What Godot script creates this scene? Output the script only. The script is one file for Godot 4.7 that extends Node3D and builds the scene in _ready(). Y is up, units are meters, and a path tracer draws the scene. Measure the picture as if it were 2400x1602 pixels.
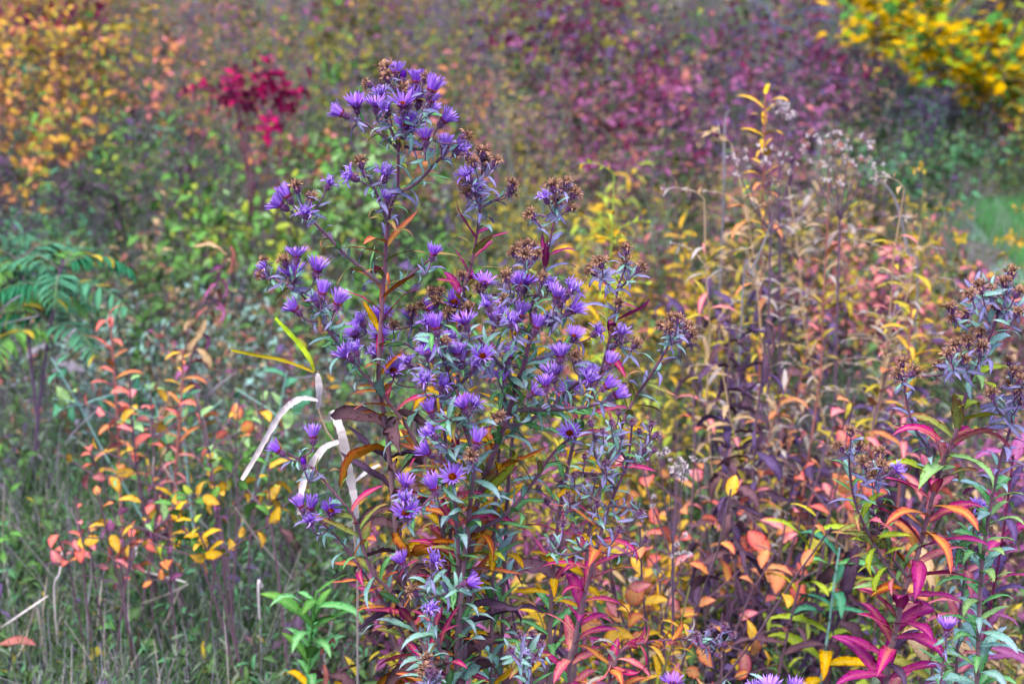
extends Node3D
# An autumn meadow: purple asters in focus, a hillside of turning shrubs and dry grass behind.
# Distances are metres from the camera along the ground; at() turns a direction and a distance into a point.

const CAM_H := 1.55
const PITCH := 17.0
const TAN_HALF := 12.0 / 55.0
const ALB := 0.44
const SAT := 1.12

var rng := RandomNumberGenerator.new()
var noise := FastNoiseLite.new()
var used := {}
var leaf_cache := {}
var mats := {}
var head_meshes := {}

# ---------------------------------------------------------------- geometry collector
class Geo:
	var v := PackedVector3Array()
	var c := PackedColorArray()
	var uv := PackedVector2Array()
	var ix := PackedInt32Array()
	var nm := PackedVector3Array()

	func vert(p: Vector3, col: Color, t := Vector2.ZERO) -> int:
		v.append(p); c.append(col); uv.append(t)
		return v.size() - 1

	func tri(a: int, b: int, d: int) -> void:
		ix.append(a); ix.append(b); ix.append(d)

	func quad(a: int, b: int, d: int, e: int) -> void:
		tri(a, b, d); tri(a, d, e)

	func finish() -> void:
		if nm.size() == v.size():
			return
		nm.resize(v.size())
		nm.fill(Vector3.ZERO)
		for k in range(0, ix.size(), 3):
			var a := ix[k]; var b := ix[k + 1]; var d := ix[k + 2]
			var f := (v[d] - v[a]).cross(v[b] - v[a])
			nm[a] += f; nm[b] += f; nm[d] += f
		for i in nm.size():
			nm[i] = nm[i].normalized() if nm[i].length_squared() > 1e-20 else Vector3.UP

	# another shape laid into this one; both carry their normals from then on
	func add(o: Geo, xf: Transform3D) -> void:
		o.finish()
		var at0 := v.size()
		v.append_array(xf * o.v)
		nm.append_array(Transform3D(xf.basis.orthonormalized(), Vector3.ZERO) * o.nm)
		c.append_array(o.c)
		uv.append_array(o.uv)
		var add_ix := o.ix.duplicate()
		for i in add_ix.size():
			add_ix[i] += at0
		ix.append_array(add_ix)

	func tube(path: Array, r0: float, r1: float, sides: int, c0: Color, c1: Color) -> void:
		var n := path.size()
		var prev := -1
		for i in n:
			var a: Vector3 = path[maxi(i - 1, 0)]
			var b: Vector3 = path[mini(i + 1, n - 1)]
			var tg := (b - a).normalized()
			if tg.length() < 0.5:
				tg = Vector3.UP
			var side := tg.cross(Vector3(0.31, 0.2, 0.93)).normalized()
			var up := side.cross(tg)
			var k := float(i) / maxf(1.0, n - 1)
			var r := lerpf(r0, r1, k)
			var col := c0.lerp(c1, k)
			var first := v.size()
			for j in sides:
				var an := TAU * j / sides
				vert(path[i] + (side * cos(an) + up * sin(an)) * r, col, Vector2(float(j) / sides, k))
			if prev >= 0:
				for j in sides:
					var j2 := (j + 1) % sides
					quad(prev + j, first + j, first + j2, prev + j2)
			prev = first
		var cap := vert(path[n - 1], c1)
		for j in sides:
			tri(prev + j, cap, prev + (j + 1) % sides)

	func ribbon(path: Array, sides: Array, widths: Array, cols: Array) -> void:
		var prev := -1
		for i in path.size():
			var a := vert(path[i] - sides[i] * widths[i], cols[i], Vector2(0, float(i) / path.size()))
			vert(path[i] + sides[i] * widths[i], cols[i], Vector2(1, float(i) / path.size()))
			if prev >= 0:
				quad(prev, a, a + 1, prev + 1)
			prev = a

	func mesh(mat: Material) -> ArrayMesh:
		finish()
		var ar := []
		ar.resize(Mesh.ARRAY_MAX)
		ar[Mesh.ARRAY_VERTEX] = v; ar[Mesh.ARRAY_NORMAL] = nm; ar[Mesh.ARRAY_COLOR] = c
		ar[Mesh.ARRAY_TEX_UV] = uv; ar[Mesh.ARRAY_INDEX] = ix
		var m := ArrayMesh.new()
		m.add_surface_from_arrays(Mesh.PRIMITIVE_TRIANGLES, ar)
		m.surface_set_material(0, mat)
		return m

# ---------------------------------------------------------------- places
func at(px: float, py: float, dist: float) -> Vector3:
	var p := deg_to_rad(PITCH)
	var a := (px - 1200.0) / 801.0 * TAN_HALF
	var b := (801.0 - py) / 801.0 * TAN_HALF
	var dir := Vector3(a, -sin(p) + b * cos(p), -cos(p) - b * sin(p))
	return Vector3(0, CAM_H, 0) + dir * (dist / -dir.z)

func seen(w: Vector3) -> Vector2:
	var p := deg_to_rad(PITCH)
	var r := w - Vector3(0, CAM_H, 0)
	var f := r.dot(Vector3(0, -sin(p), -cos(p)))
	var u := r.dot(Vector3(0, cos(p), -sin(p)))
	return Vector2(1200.0 + r.x / f / TAN_HALF * 801.0, 801.0 - u / f / TAN_HALF * 801.0)

func ground_y(x: float, z: float) -> float:
	var d := -z
	var h := 0.0
	if d > 3.0:
		h = 0.062 * (d - 3.0) + 0.0022 * (d - 3.0) * (d - 3.0)
	return h + 0.03 * noise.get_noise_2d(x * 60.0, d * 60.0)

# ---------------------------------------------------------------- colours (what each thing is made of)
func col(r: float, g: float, b: float) -> Color:
	var k := Color(r / 255.0, g / 255.0, b / 255.0).srgb_to_linear()
	var l := k.r * 0.3 + k.g * 0.59 + k.b * 0.11
	return Color(maxf(lerpf(l, k.r, SAT), 0.004) * ALB, maxf(lerpf(l, k.g, SAT), 0.004) * ALB, maxf(lerpf(l, k.b, SAT), 0.004) * ALB)

# base, middle, tip, edge, rib, how far the edge colour reaches in
var PAL := {
	"sage": [[134, 198, 164], [148, 204, 182], [166, 176, 200], [150, 194, 180], [192, 226, 206], 0.4],
	"slate": [[136, 156, 176], [150, 150, 190], [152, 128, 184], [146, 144, 184], [184, 186, 212], 0.4],
	"green": [[102, 180, 100], [116, 190, 112], [132, 178, 124], [102, 172, 112], [180, 220, 160], 0.4],
	"deepgreen": [[70, 135, 85], [78, 145, 95], [85, 140, 95], [70, 130, 85], [140, 185, 140], 0.3],
	"lime": [[160, 192, 70], [168, 196, 78], [180, 185, 75], [150, 185, 80], [205, 215, 120], 0.4],
	"greenred": [[120, 172, 92], [150, 165, 88], [196, 82, 105], [175, 110, 95], [190, 200, 120], 0.5],
	"magenta": [[222, 136, 114], [206, 72, 126], [160, 52, 130], [184, 50, 128], [236, 164, 128], 0.85],
	"wine": [[186, 82, 128], [178, 64, 126], [140, 54, 124], [158, 50, 122], [212, 112, 140], 0.7],
	"pink": [[238, 170, 146], [232, 132, 144], [208, 98, 140], [222, 106, 138], [244, 196, 160], 0.7],
	"orange": [[240, 190, 92], [236, 152, 90], [214, 104, 94], [218, 98, 108], [246, 205, 120], 0.75],
	"yellow": [[232, 198, 70], [228, 186, 58], [205, 152, 58], [220, 165, 60], [240, 212, 110], 0.4],
	"orangebrown": [[226, 152, 60], [188, 104, 60], [58, 44, 50], [150, 70, 60], [235, 180, 80], 0.6],
	"brown": [[124, 94, 94], [114, 86, 96], [96, 78, 94], [104, 78, 88], [146, 116, 114], 0.4],
	"olive": [[128, 134, 72], [146, 148, 78], [160, 150, 82], [135, 135, 75], [170, 168, 100], 0.3],
	"yellowolive": [[172, 168, 70], [192, 180, 76], [205, 180, 80], [185, 165, 70], [210, 198, 110], 0.3],
	"gold": [[230, 196, 86], [230, 186, 82], [226, 164, 82], [224, 166, 80], [240, 212, 120], 0.4],
	"peach": [[222, 170, 105], [226, 150, 108], [220, 125, 105], [222, 130, 100], [235, 190, 130], 0.5],
	"coral": [[238, 152, 116], [240, 124, 116], [228, 104, 114], [232, 106, 108], [244, 168, 136], 0.5],
	"crimson": [[160, 32, 84], [176, 34, 90], [146, 34, 92], [164, 30, 88], [196, 72, 108], 0.4],
	"maroon": [[118, 50, 78], [125, 50, 86], [108, 46, 84], [112, 44, 78], [150, 80, 105], 0.3],
	"mauve": [[154, 96, 128], [162, 98, 142], [148, 90, 138], [152, 88, 130], [190, 132, 160], 0.4],
	"dusk": [[98, 84, 118], [106, 86, 126], [98, 80, 118], [92, 76, 112], [128, 110, 145], 0.3],
	"leafgreen": [[88, 148, 74], [98, 158, 80], [120, 165, 82], [95, 150, 76], [140, 185, 110], 0.3],
	"teal": [[76, 142, 104], [84, 152, 114], [92, 150, 112], [74, 138, 100], [125, 180, 140], 0.3],
	"palegreen": [[142, 192, 118], [152, 200, 128], [165, 200, 125], [145, 192, 120], [185, 215, 160], 0.3],
	"straw": [[182, 172, 150], [190, 182, 168], [182, 176, 172], [178, 168, 160], [200, 194, 182], 0.3],
	"greystraw": [[136, 134, 128], [146, 144, 148], [138, 136, 146], [132, 130, 136], [158, 156, 160], 0.3],
	"tan": [[196, 170, 126], [202, 176, 134], [188, 162, 130], [192, 164, 124], [216, 194, 152], 0.3],
	"darkbrown": [[98, 74, 90], [106, 82, 106], [96, 82, 112], [90, 70, 92], [128, 106, 122], 0.3],
	"rust": [[174, 112, 96], [180, 116, 108], [164, 104, 110], [170, 104, 98], [198, 142, 126], 0.4],
	"bleached": [[240, 232, 222], [242, 236, 230], [234, 228, 226], [238, 226, 206], [248, 244, 238], 0.4],
	"brightyellow": [[234, 194, 24], [238, 200, 22], [230, 176, 22], [236, 188, 24], [246, 218, 70], 0.3],
	"drygreen": [[112, 132, 104], [124, 144, 118], [132, 146, 130], [112, 132, 108], [150, 166, 142], 0.3],
	"moss": [[76, 112, 66], [88, 124, 76], [102, 128, 84], [80, 112, 68], [118, 148, 100], 0.3],
	"pine": [[36, 100, 66], [42, 112, 76], [60, 118, 80], [36, 98, 64], [86, 145, 105], 0.3],
}

func pal(name: String, t: float, u: float, r: float) -> Color:
	var p: Array = PAL[name]
	var k: float
	var a: Color
	if t < 0.5:
		a = col(p[0][0], p[0][1], p[0][2]).lerp(col(p[1][0], p[1][1], p[1][2]), t * 2.0)
	else:
		a = col(p[1][0], p[1][1], p[1][2]).lerp(col(p[2][0], p[2][1], p[2][2]), t * 2.0 - 1.0)
	k = pow(u, 1.6) * float(p[5])
	a = a.lerp(col(p[3][0], p[3][1], p[3][2]), k)
	if u < 0.05:
		a = a.lerp(col(p[4][0], p[4][1], p[4][2]), 0.6)
	return Color(a.r * r, a.g * r, a.b * r)

# ---------------------------------------------------------------- materials
func make_materials() -> void:
	var vein := Image.create(64, 128, false, Image.FORMAT_RGB8)
	var rn := FastNoiseLite.new()
	rn.seed = 7
	rn.frequency = 0.09
	for y in 128:
		for x in 64:
			var u := absf(x / 31.5 - 1.0)
			var s := sin((y * 0.5 - u * 26.0) * 0.55)
			var g := 0.90 + 0.06 * rn.get_noise_2d(x * 1.3, y * 1.1) - (0.06 if s > 0.88 else 0.0) + rn.get_noise_2d(x * 4.0 + 90.0, y * 4.0) * 0.07
			vein.set_pixel(x, y, Color(g, g, g))
	var sr := RandomNumberGenerator.new()
	sr.seed = 3
	for k in 26:
		var cx := sr.randi_range(3, 60)
		var cy := sr.randi_range(6, 122)
		var rad := sr.randf_range(0.8, 3.2)
		var tint := Color(0.62, 0.45, 0.40).lerp(Color(0.85, 0.78, 0.7), sr.randf())
		for y in range(maxi(cy - 4, 0), mini(cy + 5, 128)):
			for x in range(maxi(cx - 4, 0), mini(cx + 5, 64)):
				if Vector2(x - cx, y - cy).length() < rad * (1.0 + 0.4 * rn.get_noise_2d(x * 9.0, y * 9.0)):
					vein.set_pixel(x, y, vein.get_pixel(x, y) * tint)
	for y in 128:
		for x in 64:
			var u := absf(x / 31.5 - 1.0)
			if u > 0.9 + 0.35 * rn.get_noise_2d(x * 0.4 + 40.0, y * 1.6):
				vein.set_pixel(x, y, vein.get_pixel(x, y) * Color(0.78, 0.66, 0.60))
	var vt := ImageTexture.create_from_image(vein)
	for spec in [["leaf", 0.7, 0.3, true], ["petal", 0.75, 0.4, false], ["stem", 0.75, 0.0, false], ["dry", 0.85, 0.25, false], ["blade", 0.6, 0.3, false]]:
		var m := StandardMaterial3D.new()
		m.vertex_color_use_as_albedo = true
		m.roughness = spec[1]
		m.cull_mode = BaseMaterial3D.CULL_DISABLED
		m.metallic_specular = 0.06
		if spec[2] > 0.0:
			m.backlight_enabled = true
			m.backlight = Color(spec[2], spec[2], spec[2])
		if spec[3]:
			m.albedo_texture = vt
		if spec[0] == "stem":
			m.rim_enabled = true
			m.rim = 0.25
			m.rim_tint = 0.3
		m.resource_name = spec[0]
		mats[spec[0]] = m

# ---------------------------------------------------------------- leaves (unit length along +Z)
func leaf_geo(style: String, palette: String, variant: int) -> Geo:
	var key := style + "|" + palette + "|" + str(variant)
	if leaf_cache.has(key):
		return leaf_cache[key]
	var r := RandomNumberGenerator.new()
	r.seed = hash(key)
	var w := 0.24; var segs := 7; var half := 2; var base := 0.45; var droop := 0.6; var fold := 0.4; var twist := 0.0; var tip := 0.3; var bulge := 0.75; var rough := 0.0
	match style:
		"aster":
			w = r.randf_range(0.18, 0.25); fold = r.randf_range(0.15, 0.4); droop = r.randf_range(-0.1, 1.3); twist = r.randf_range(-0.5, 0.5); tip = r.randf_range(-0.5, 0.9)
		"long":
			w = r.randf_range(0.21, 0.28); fold = r.randf_range(0.15, 0.4); droop = r.randf_range(0.2, 1.4); twist = r.randf_range(-0.6, 0.6); tip = r.randf_range(0.0, 1.0); segs = 8
		"lance":
			w = r.randf_range(0.17, 0.24); segs = 5; half = 1; droop = r.randf_range(0.2, 1.3); twist = r.randf_range(-0.5, 0.5); base = 0.15
		"oval":
			w = r.randf_range(0.48, 0.62); segs = 5; half = 1; droop = r.randf_range(0.1, 0.9); fold = r.randf_range(0.15, 0.5); base = 0.05; bulge = 0.9
		"curl":
			w = r.randf_range(0.2, 0.34); segs = 9; half = 1; droop = r.randf_range(0.4, 1.5); fold = r.randf_range(0.5, 1.2); twist = r.randf_range(-2.6, 2.6); tip = r.randf_range(-0.6, 1.2); rough = 0.045
		"leaflet":
			w = r.randf_range(0.22, 0.3); segs = 3; half = 1; droop = r.randf_range(0.1, 0.7); base = 0.2
		"speck":
			w = r.randf_range(0.4, 0.7); segs = 2; half = 1; droop = r.randf_range(0.0, 0.8); base = 0.1
	var g := Geo.new()
	var p := Vector3.ZERO
	var prev := -1
	var cols := half * 2 + 1
	var ph := r.randf() * 10.0
	for i in segs + 1:
		var t := float(i) / segs
		var a := 0.25 - droop * t - tip * smoothstep(0.6, 1.0, t)
		if i > 0:
			p += Vector3(0, sin(a), cos(a)) / segs + Vector3(r.randf_range(-rough, rough), r.randf_range(-rough, rough), 0)
		var nrm := Vector3(0, cos(a), -sin(a))
		var tg := Vector3(0, sin(a), cos(a))
		var sh := pow(maxf(sin(PI * pow(clampf(t, 0.0, 1.0), 0.8)), 0.0), bulge)
		sh = maxf(sh, base * (1.0 - t * 3.0))
		var wd := w * 0.5 * sh * r.randf_range(0.92, 1.06)
		var sx := Vector3.RIGHT.rotated(tg, twist * t)
		var ny := nrm.rotated(tg, twist * t)
		var first := g.v.size()
		for j in cols:
			var u := float(j - half) / half
			var au := absf(u)
			var f := fold * (1.0 - 0.5 * t)
			var q := p + sx * u * wd * cos(f) + ny * au * wd * sin(f) + ny * sin(t * 14.0 + ph + u * 2.0) * wd * 0.10 * au
			var bright := 1.0 + 0.16 * sin(ph + t * 5.0 + u * 3.1) * r.randf() + r.randf_range(-0.09, 0.09)
			g.vert(q, pal(palette, t, au, bright), Vector2(u * 0.5 + 0.5, t))
		if prev >= 0:
			for j in cols - 1:
				g.quad(prev + j, first + j, first + j + 1, prev + j + 1)
		prev = first
	leaf_cache[key] = g
	return g

var leaf_meshes := {}
func leaf_mesh(style: String, palette: String, variant: int) -> ArrayMesh:
	var key := style + "|" + palette + "|" + str(variant)
	if not leaf_meshes.has(key):
		leaf_meshes[key] = leaf_geo(style, palette, variant).mesh(mats["leaf"])
	return leaf_meshes[key]

func leaf_xf(p: Vector3, out: Vector3, up: Vector3, s: float) -> Transform3D:
	var z := out.normalized()
	var x := up.cross(z)
	if x.length() < 0.05:
		x = Vector3.RIGHT.cross(z)
	x = x.normalized()
	var y := z.cross(x)
	return Transform3D(Basis(x * s, y * s, z * s), p)

# ---------------------------------------------------------------- objects
func numbered(n: String) -> String:
	used[n] = used.get(n, -1) + 1
	return n if used[n] == 0 else "%s_%03d" % [n, used[n]]

func tag(o: Node, label: String, category: String, group := "") -> void:
	o.set_meta("label", label)
	o.set_meta("category", category)
	if group != "":
		o.set_meta("group", group)

func thing(n: String, label: String, category: String, where: Vector3, group := "") -> Node3D:
	var o := Node3D.new()
	o.name = numbered(n)
	o.position = where
	add_child(o)
	tag(o, label, category, group)
	return o

func part(n: String, m: Mesh, parent: Node, xf := Transform3D.IDENTITY, k := -1) -> MeshInstance3D:
	var o := MeshInstance3D.new()
	o.name = n if k <= 0 else "%s_%03d" % [n, k]
	o.mesh = m
	o.transform = xf
	parent.add_child(o, k < 0)
	return o

# ---------------------------------------------------------------- aster flower heads (axis +Y, origin where the rays leave the cup)
func curve_strip(g: Geo, az: float, lean0: float, lean1: float, length: float, width: float, r0: float, c0: Color, c1: Color, segs: int, rollx: float, wob: float) -> void:
	var outv := Vector3(cos(az), 0, sin(az))
	var sidev := Vector3(-sin(az), 0, cos(az))
	var p := outv * r0
	var prev := -1
	for i in segs + 1:
		var t := float(i) / segs
		var ln := lerpf(lean0, lean1, t)
		var d := outv * sin(ln) + Vector3.UP * cos(ln)
		if i > 0:
			p += d * length / segs + sidev * wob * sin(t * 6.0 + az * 7.0) * length * 0.15
		var w := width * 0.5 * (0.6 + 0.5 * sin(PI * minf(t * 1.05, 1.0)))
		if i == segs:
			w *= 0.35
		var sd := sidev.rotated(d, rollx * t)
		var a := g.vert(p - sd * w, c0.lerp(c1, t), Vector2(0, t))
		g.vert(p + sd * w, c0.lerp(c1, t), Vector2(1, t))
		if prev >= 0:
			g.quad(prev, a, a + 1, prev + 1)
		prev = a

func head_mesh(kind: String, variant: int) -> ArrayMesh:
	var key := kind + str(variant)
	if head_meshes.has(key):
		return head_meshes[key]
	var r := RandomNumberGenerator.new()
	r.seed = hash("head" + key)
	var g := Geo.new()
	var mat: Material = mats["petal"]
	var deep := col(120, 44, 200)
	var pale := col(202, 164, 248)
	var tone := r.randf_range(-0.25, 0.3)
	match kind:
		"cup", "fan", "narrow":
			var n := r.randi_range(36, 52)
			var base_lean: float = {"cup": 0.42, "fan": 0.66, "narrow": 0.2}[kind] + r.randf_range(-0.12, 0.15)
			for i in n:
				var az := TAU * i / n + r.randf_range(-0.05, 0.05)
				var shade := clampf(r.randf() + tone, 0.0, 1.2)
				if r.randf() < 0.1:
					continue
				curve_strip(g, az, base_lean + r.randf_range(-0.22, 0.2), base_lean + r.randf_range(-0.1, 0.55), r.randf_range(0.0130, 0.0178), r.randf_range(0.0013, 0.0021), 0.0035, deep.lerp(pale, shade * 0.4), deep.lerp(pale, 0.45 + 0.55 * shade), 4, r.randf_range(-0.7, 0.7), r.randf_range(-0.25, 0.25))
		"withered":
			for i in 40:
				var shade := r.randf()
				var l0 := r.randf_range(0.2, 1.1)
				curve_strip(g, TAU * i / 40 + r.randf_range(-0.2, 0.2), l0, l0 + r.randf_range(-3.2, 2.2), r.randf_range(0.010, 0.015), r.randf_range(0.0012, 0.002), 0.0032, deep.lerp(pale, shade * 0.4), deep.lerp(col(206, 188, 245), 0.4 + 0.6 * shade), 6, r.randf_range(-2.5, 2.5), r.randf_range(-1.0, 1.0))
		"bud":
			for i in 26:
				curve_strip(g, TAU * i / 26, 0.25, -0.5, 0.008, 0.002, 0.0032, col(70, 30, 110), col(110, 55, 180), 3, 0.2, 0.0)
		"seed":
			mat = mats["dry"]
			for i in 62:
				var l0 := r.randf_range(0.0, 1.25)
				var k := r.randf()
				curve_strip(g, r.randf() * TAU, l0, l0 + r.randf_range(-1.8, 2.4), r.randf_range(0.005, 0.0095), r.randf_range(0.0013, 0.0022), r.randf_range(0.0005, 0.0042), col(112, 82, 80).lerp(col(134, 98, 86), k), col(212, 174, 134).lerp(col(146, 110, 98), k), 4, r.randf_range(-2.0, 2.0), r.randf_range(-0.8, 0.8))
		"spent":
			mat = mats["dry"]
			for i in 26:
				var l0 := r.randf_range(0.1, 1.2)
				var k := r.randf()
				curve_strip(g, r.randf() * TAU, l0, l0 + r.randf_range(-0.5, 1.4), r.randf_range(0.004, 0.008), 0.0008, 0.002, col(96, 66, 72), col(200, 170, 165).lerp(col(120, 84, 84), k), 3, 0.8, 0.4)
		"disc":
			for i in 58:
				var q := sqrt((i + 0.5) / 58.0)
				var az := i * 2.39996
				var p := Vector3(cos(az) * q * 0.0046, 0.0022 * (1.0 - q * q), sin(az) * q * 0.0046)
				var k := r.randf()
				var c1 := col(210, 140, 36) if k < 0.22 else (col(118, 46, 30) if k < 0.7 else col(92, 30, 44))
				var hgt := r.randf_range(0.0016, 0.003)
				var top := g.vert(p + Vector3(p.x * 0.25, hgt, p.z * 0.25), c1)
				var ring := []
				for j in 4:
					var an := TAU * j / 4 + az
					ring.append(g.vert(p + Vector3(cos(an) * 0.0007, 0, sin(an) * 0.0007), col(120, 52, 30)))
				for j in 4:
					g.tri(ring[j], top, ring[(j + 1) % 4])
			var cen := g.vert(Vector3(0, 0.0022, 0), col(110, 48, 30))
			var rr := []
			for j in 12:
				rr.append(g.vert(Vector3(cos(TAU * j / 12) * 0.0046, 0, sin(TAU * j / 12) * 0.0046), col(96, 36, 36)))
			for j in 12:
				g.tri(rr[j], cen, rr[(j + 1) % 12])
		"cup_bracts":
			mat = mats["stem"]
			var prof := [[0.0, -0.0095, 0.0009], [0.2, -0.0085, 0.0026], [0.5, -0.006, 0.0038], [1.0, 0.0, 0.0037]]
			var prev := -1
			for pr in prof:
				var first := g.v.size()
				for j in 10:
					g.vert(Vector3(cos(TAU * j / 10) * pr[2], pr[1], sin(TAU * j / 10) * pr[2]), col(92, 70, 96).lerp(col(122, 74, 118), pr[0]))
				if prev >= 0:
					for j in 10:
						g.quad(prev + j, first + j, first + (j + 1) % 10, prev + (j + 1) % 10)
				prev = first
			g.finish()
			for i in 38:
				var k := r.randf()
				var gg := Geo.new()
				curve_strip(gg, TAU * i / 38 + r.randf_range(-0.1, 0.1), r.randf_range(0.3, 1.0), r.randf_range(0.7, 2.3), r.randf_range(0.0045, 0.0085), 0.0011, 0.0032, col(112, 92, 112).lerp(col(126, 66, 116), k), col(98, 112, 112).lerp(col(136, 74, 128), k), 3, 0.3, 0.2)
				g.add(gg, Transform3D(Basis.IDENTITY, Vector3(0, r.randf_range(-0.008, -0.002), 0)))
	head_meshes[key] = g.mesh(mat)
	return head_meshes[key]

const HEAD := ["cup", "fan", "withered", "seed", "bud", "narrow", "spent"]

func add_head(plant: Node3D, p: Vector3, axis: Vector3, kind: int, size: float, n: int) -> void:
	var nm: String = "flower_head" if kind in [0, 1, 2, 5] else ("flower_bud" if kind == 4 else "seed_head")
	var h := Node3D.new()
	h.name = "%s_%03d" % [nm, n]
	var y := axis.normalized()
	var x := y.cross(Vector3(rng.randf_range(-1, 1), 0.3, rng.randf_range(-1, 1))).normalized()
	var z := x.cross(y)
	h.transform = Transform3D(Basis(x, y, z) * size, p - plant.position)
	plant.add_child(h)
	var k: String = HEAD[kind]
	part("bract_cup", head_mesh("cup_bracts", rng.randi() % 3), h, Transform3D.IDENTITY, 0)
	if kind == 3 or kind == 6:
		part("seed_tuft", head_mesh(k, rng.randi() % 5), h, Transform3D.IDENTITY, 0)
	else:
		part("petal_ring", head_mesh(k, rng.randi() % 9), h, Transform3D.IDENTITY, 0)
		if kind in [0, 1, 5]:
			part("disc", head_mesh("disc", rng.randi() % 3), h, Transform3D.IDENTITY, 0)

func pick(a: Array):
	return a[rng.randi() % a.size()]

func smooth_path(pts: Array, per: int) -> Array:
	var out := []
	for i in pts.size() - 1:
		var p0: Vector3 = pts[maxi(i - 1, 0)]
		var p1: Vector3 = pts[i]
		var p2: Vector3 = pts[i + 1]
		var p3: Vector3 = pts[mini(i + 2, pts.size() - 1)]
		for k in per:
			out.append(p1.cubic_interpolate(p2, p0, p3, float(k) / per))
	out.append(pts[pts.size() - 1])
	return out

# leaves up a stem; bands: [photo row down to which it holds, palettes, leaf length, spacing, style]
func leaves_on(plant: Node3D, path: Array, bands: Array, n0: int, scale_tip := true) -> int:
	var n := n0
	var az := rng.randf() * TAU
	var left := 0.012
	var total := 0.0
	for i in path.size() - 1:
		total += (path[i + 1] - path[i]).length()
	var done := 0.0
	for i in path.size() - 1:
		var a: Vector3 = path[i]
		var b: Vector3 = path[i + 1]
		var l := (b - a).length()
		while left < l:
			var p := a.lerp(b, left / l)
			var row := seen(p).y
			var band: Array = bands[bands.size() - 1]
			for bd in bands:
				if row < bd[0]:
					band = bd
					break
			if row > 1750.0:
				return n
			var tg := (a - b).normalized()
			var side := tg.cross(Vector3(0.4, 0.1, 0.9)).normalized()
			az += 2.39996 + rng.randf_range(-0.4, 0.4)
			var outv := side.rotated(tg, az)
			var lift := rng.randf_range(0.15, 0.75)
			var dir := outv * cos(lift) + tg * sin(lift)
			var size: float = band[2] * 1.12 * rng.randf_range(0.7, 1.2)
			if scale_tip:
				size *= lerpf(0.55, 1.0, clampf((done + left) / 0.09, 0.0, 1.0))
			var st: String = band[4]
			part("leaf", leaf_mesh(st, pick(band[1]), rng.randi() % 5), plant, leaf_xf(p - plant.position, dir, tg, size), n)
			n += 1
			left += band[3] * 0.6 * rng.randf_range(0.75, 1.3)
		left -= l
		done += l
	return n

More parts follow.
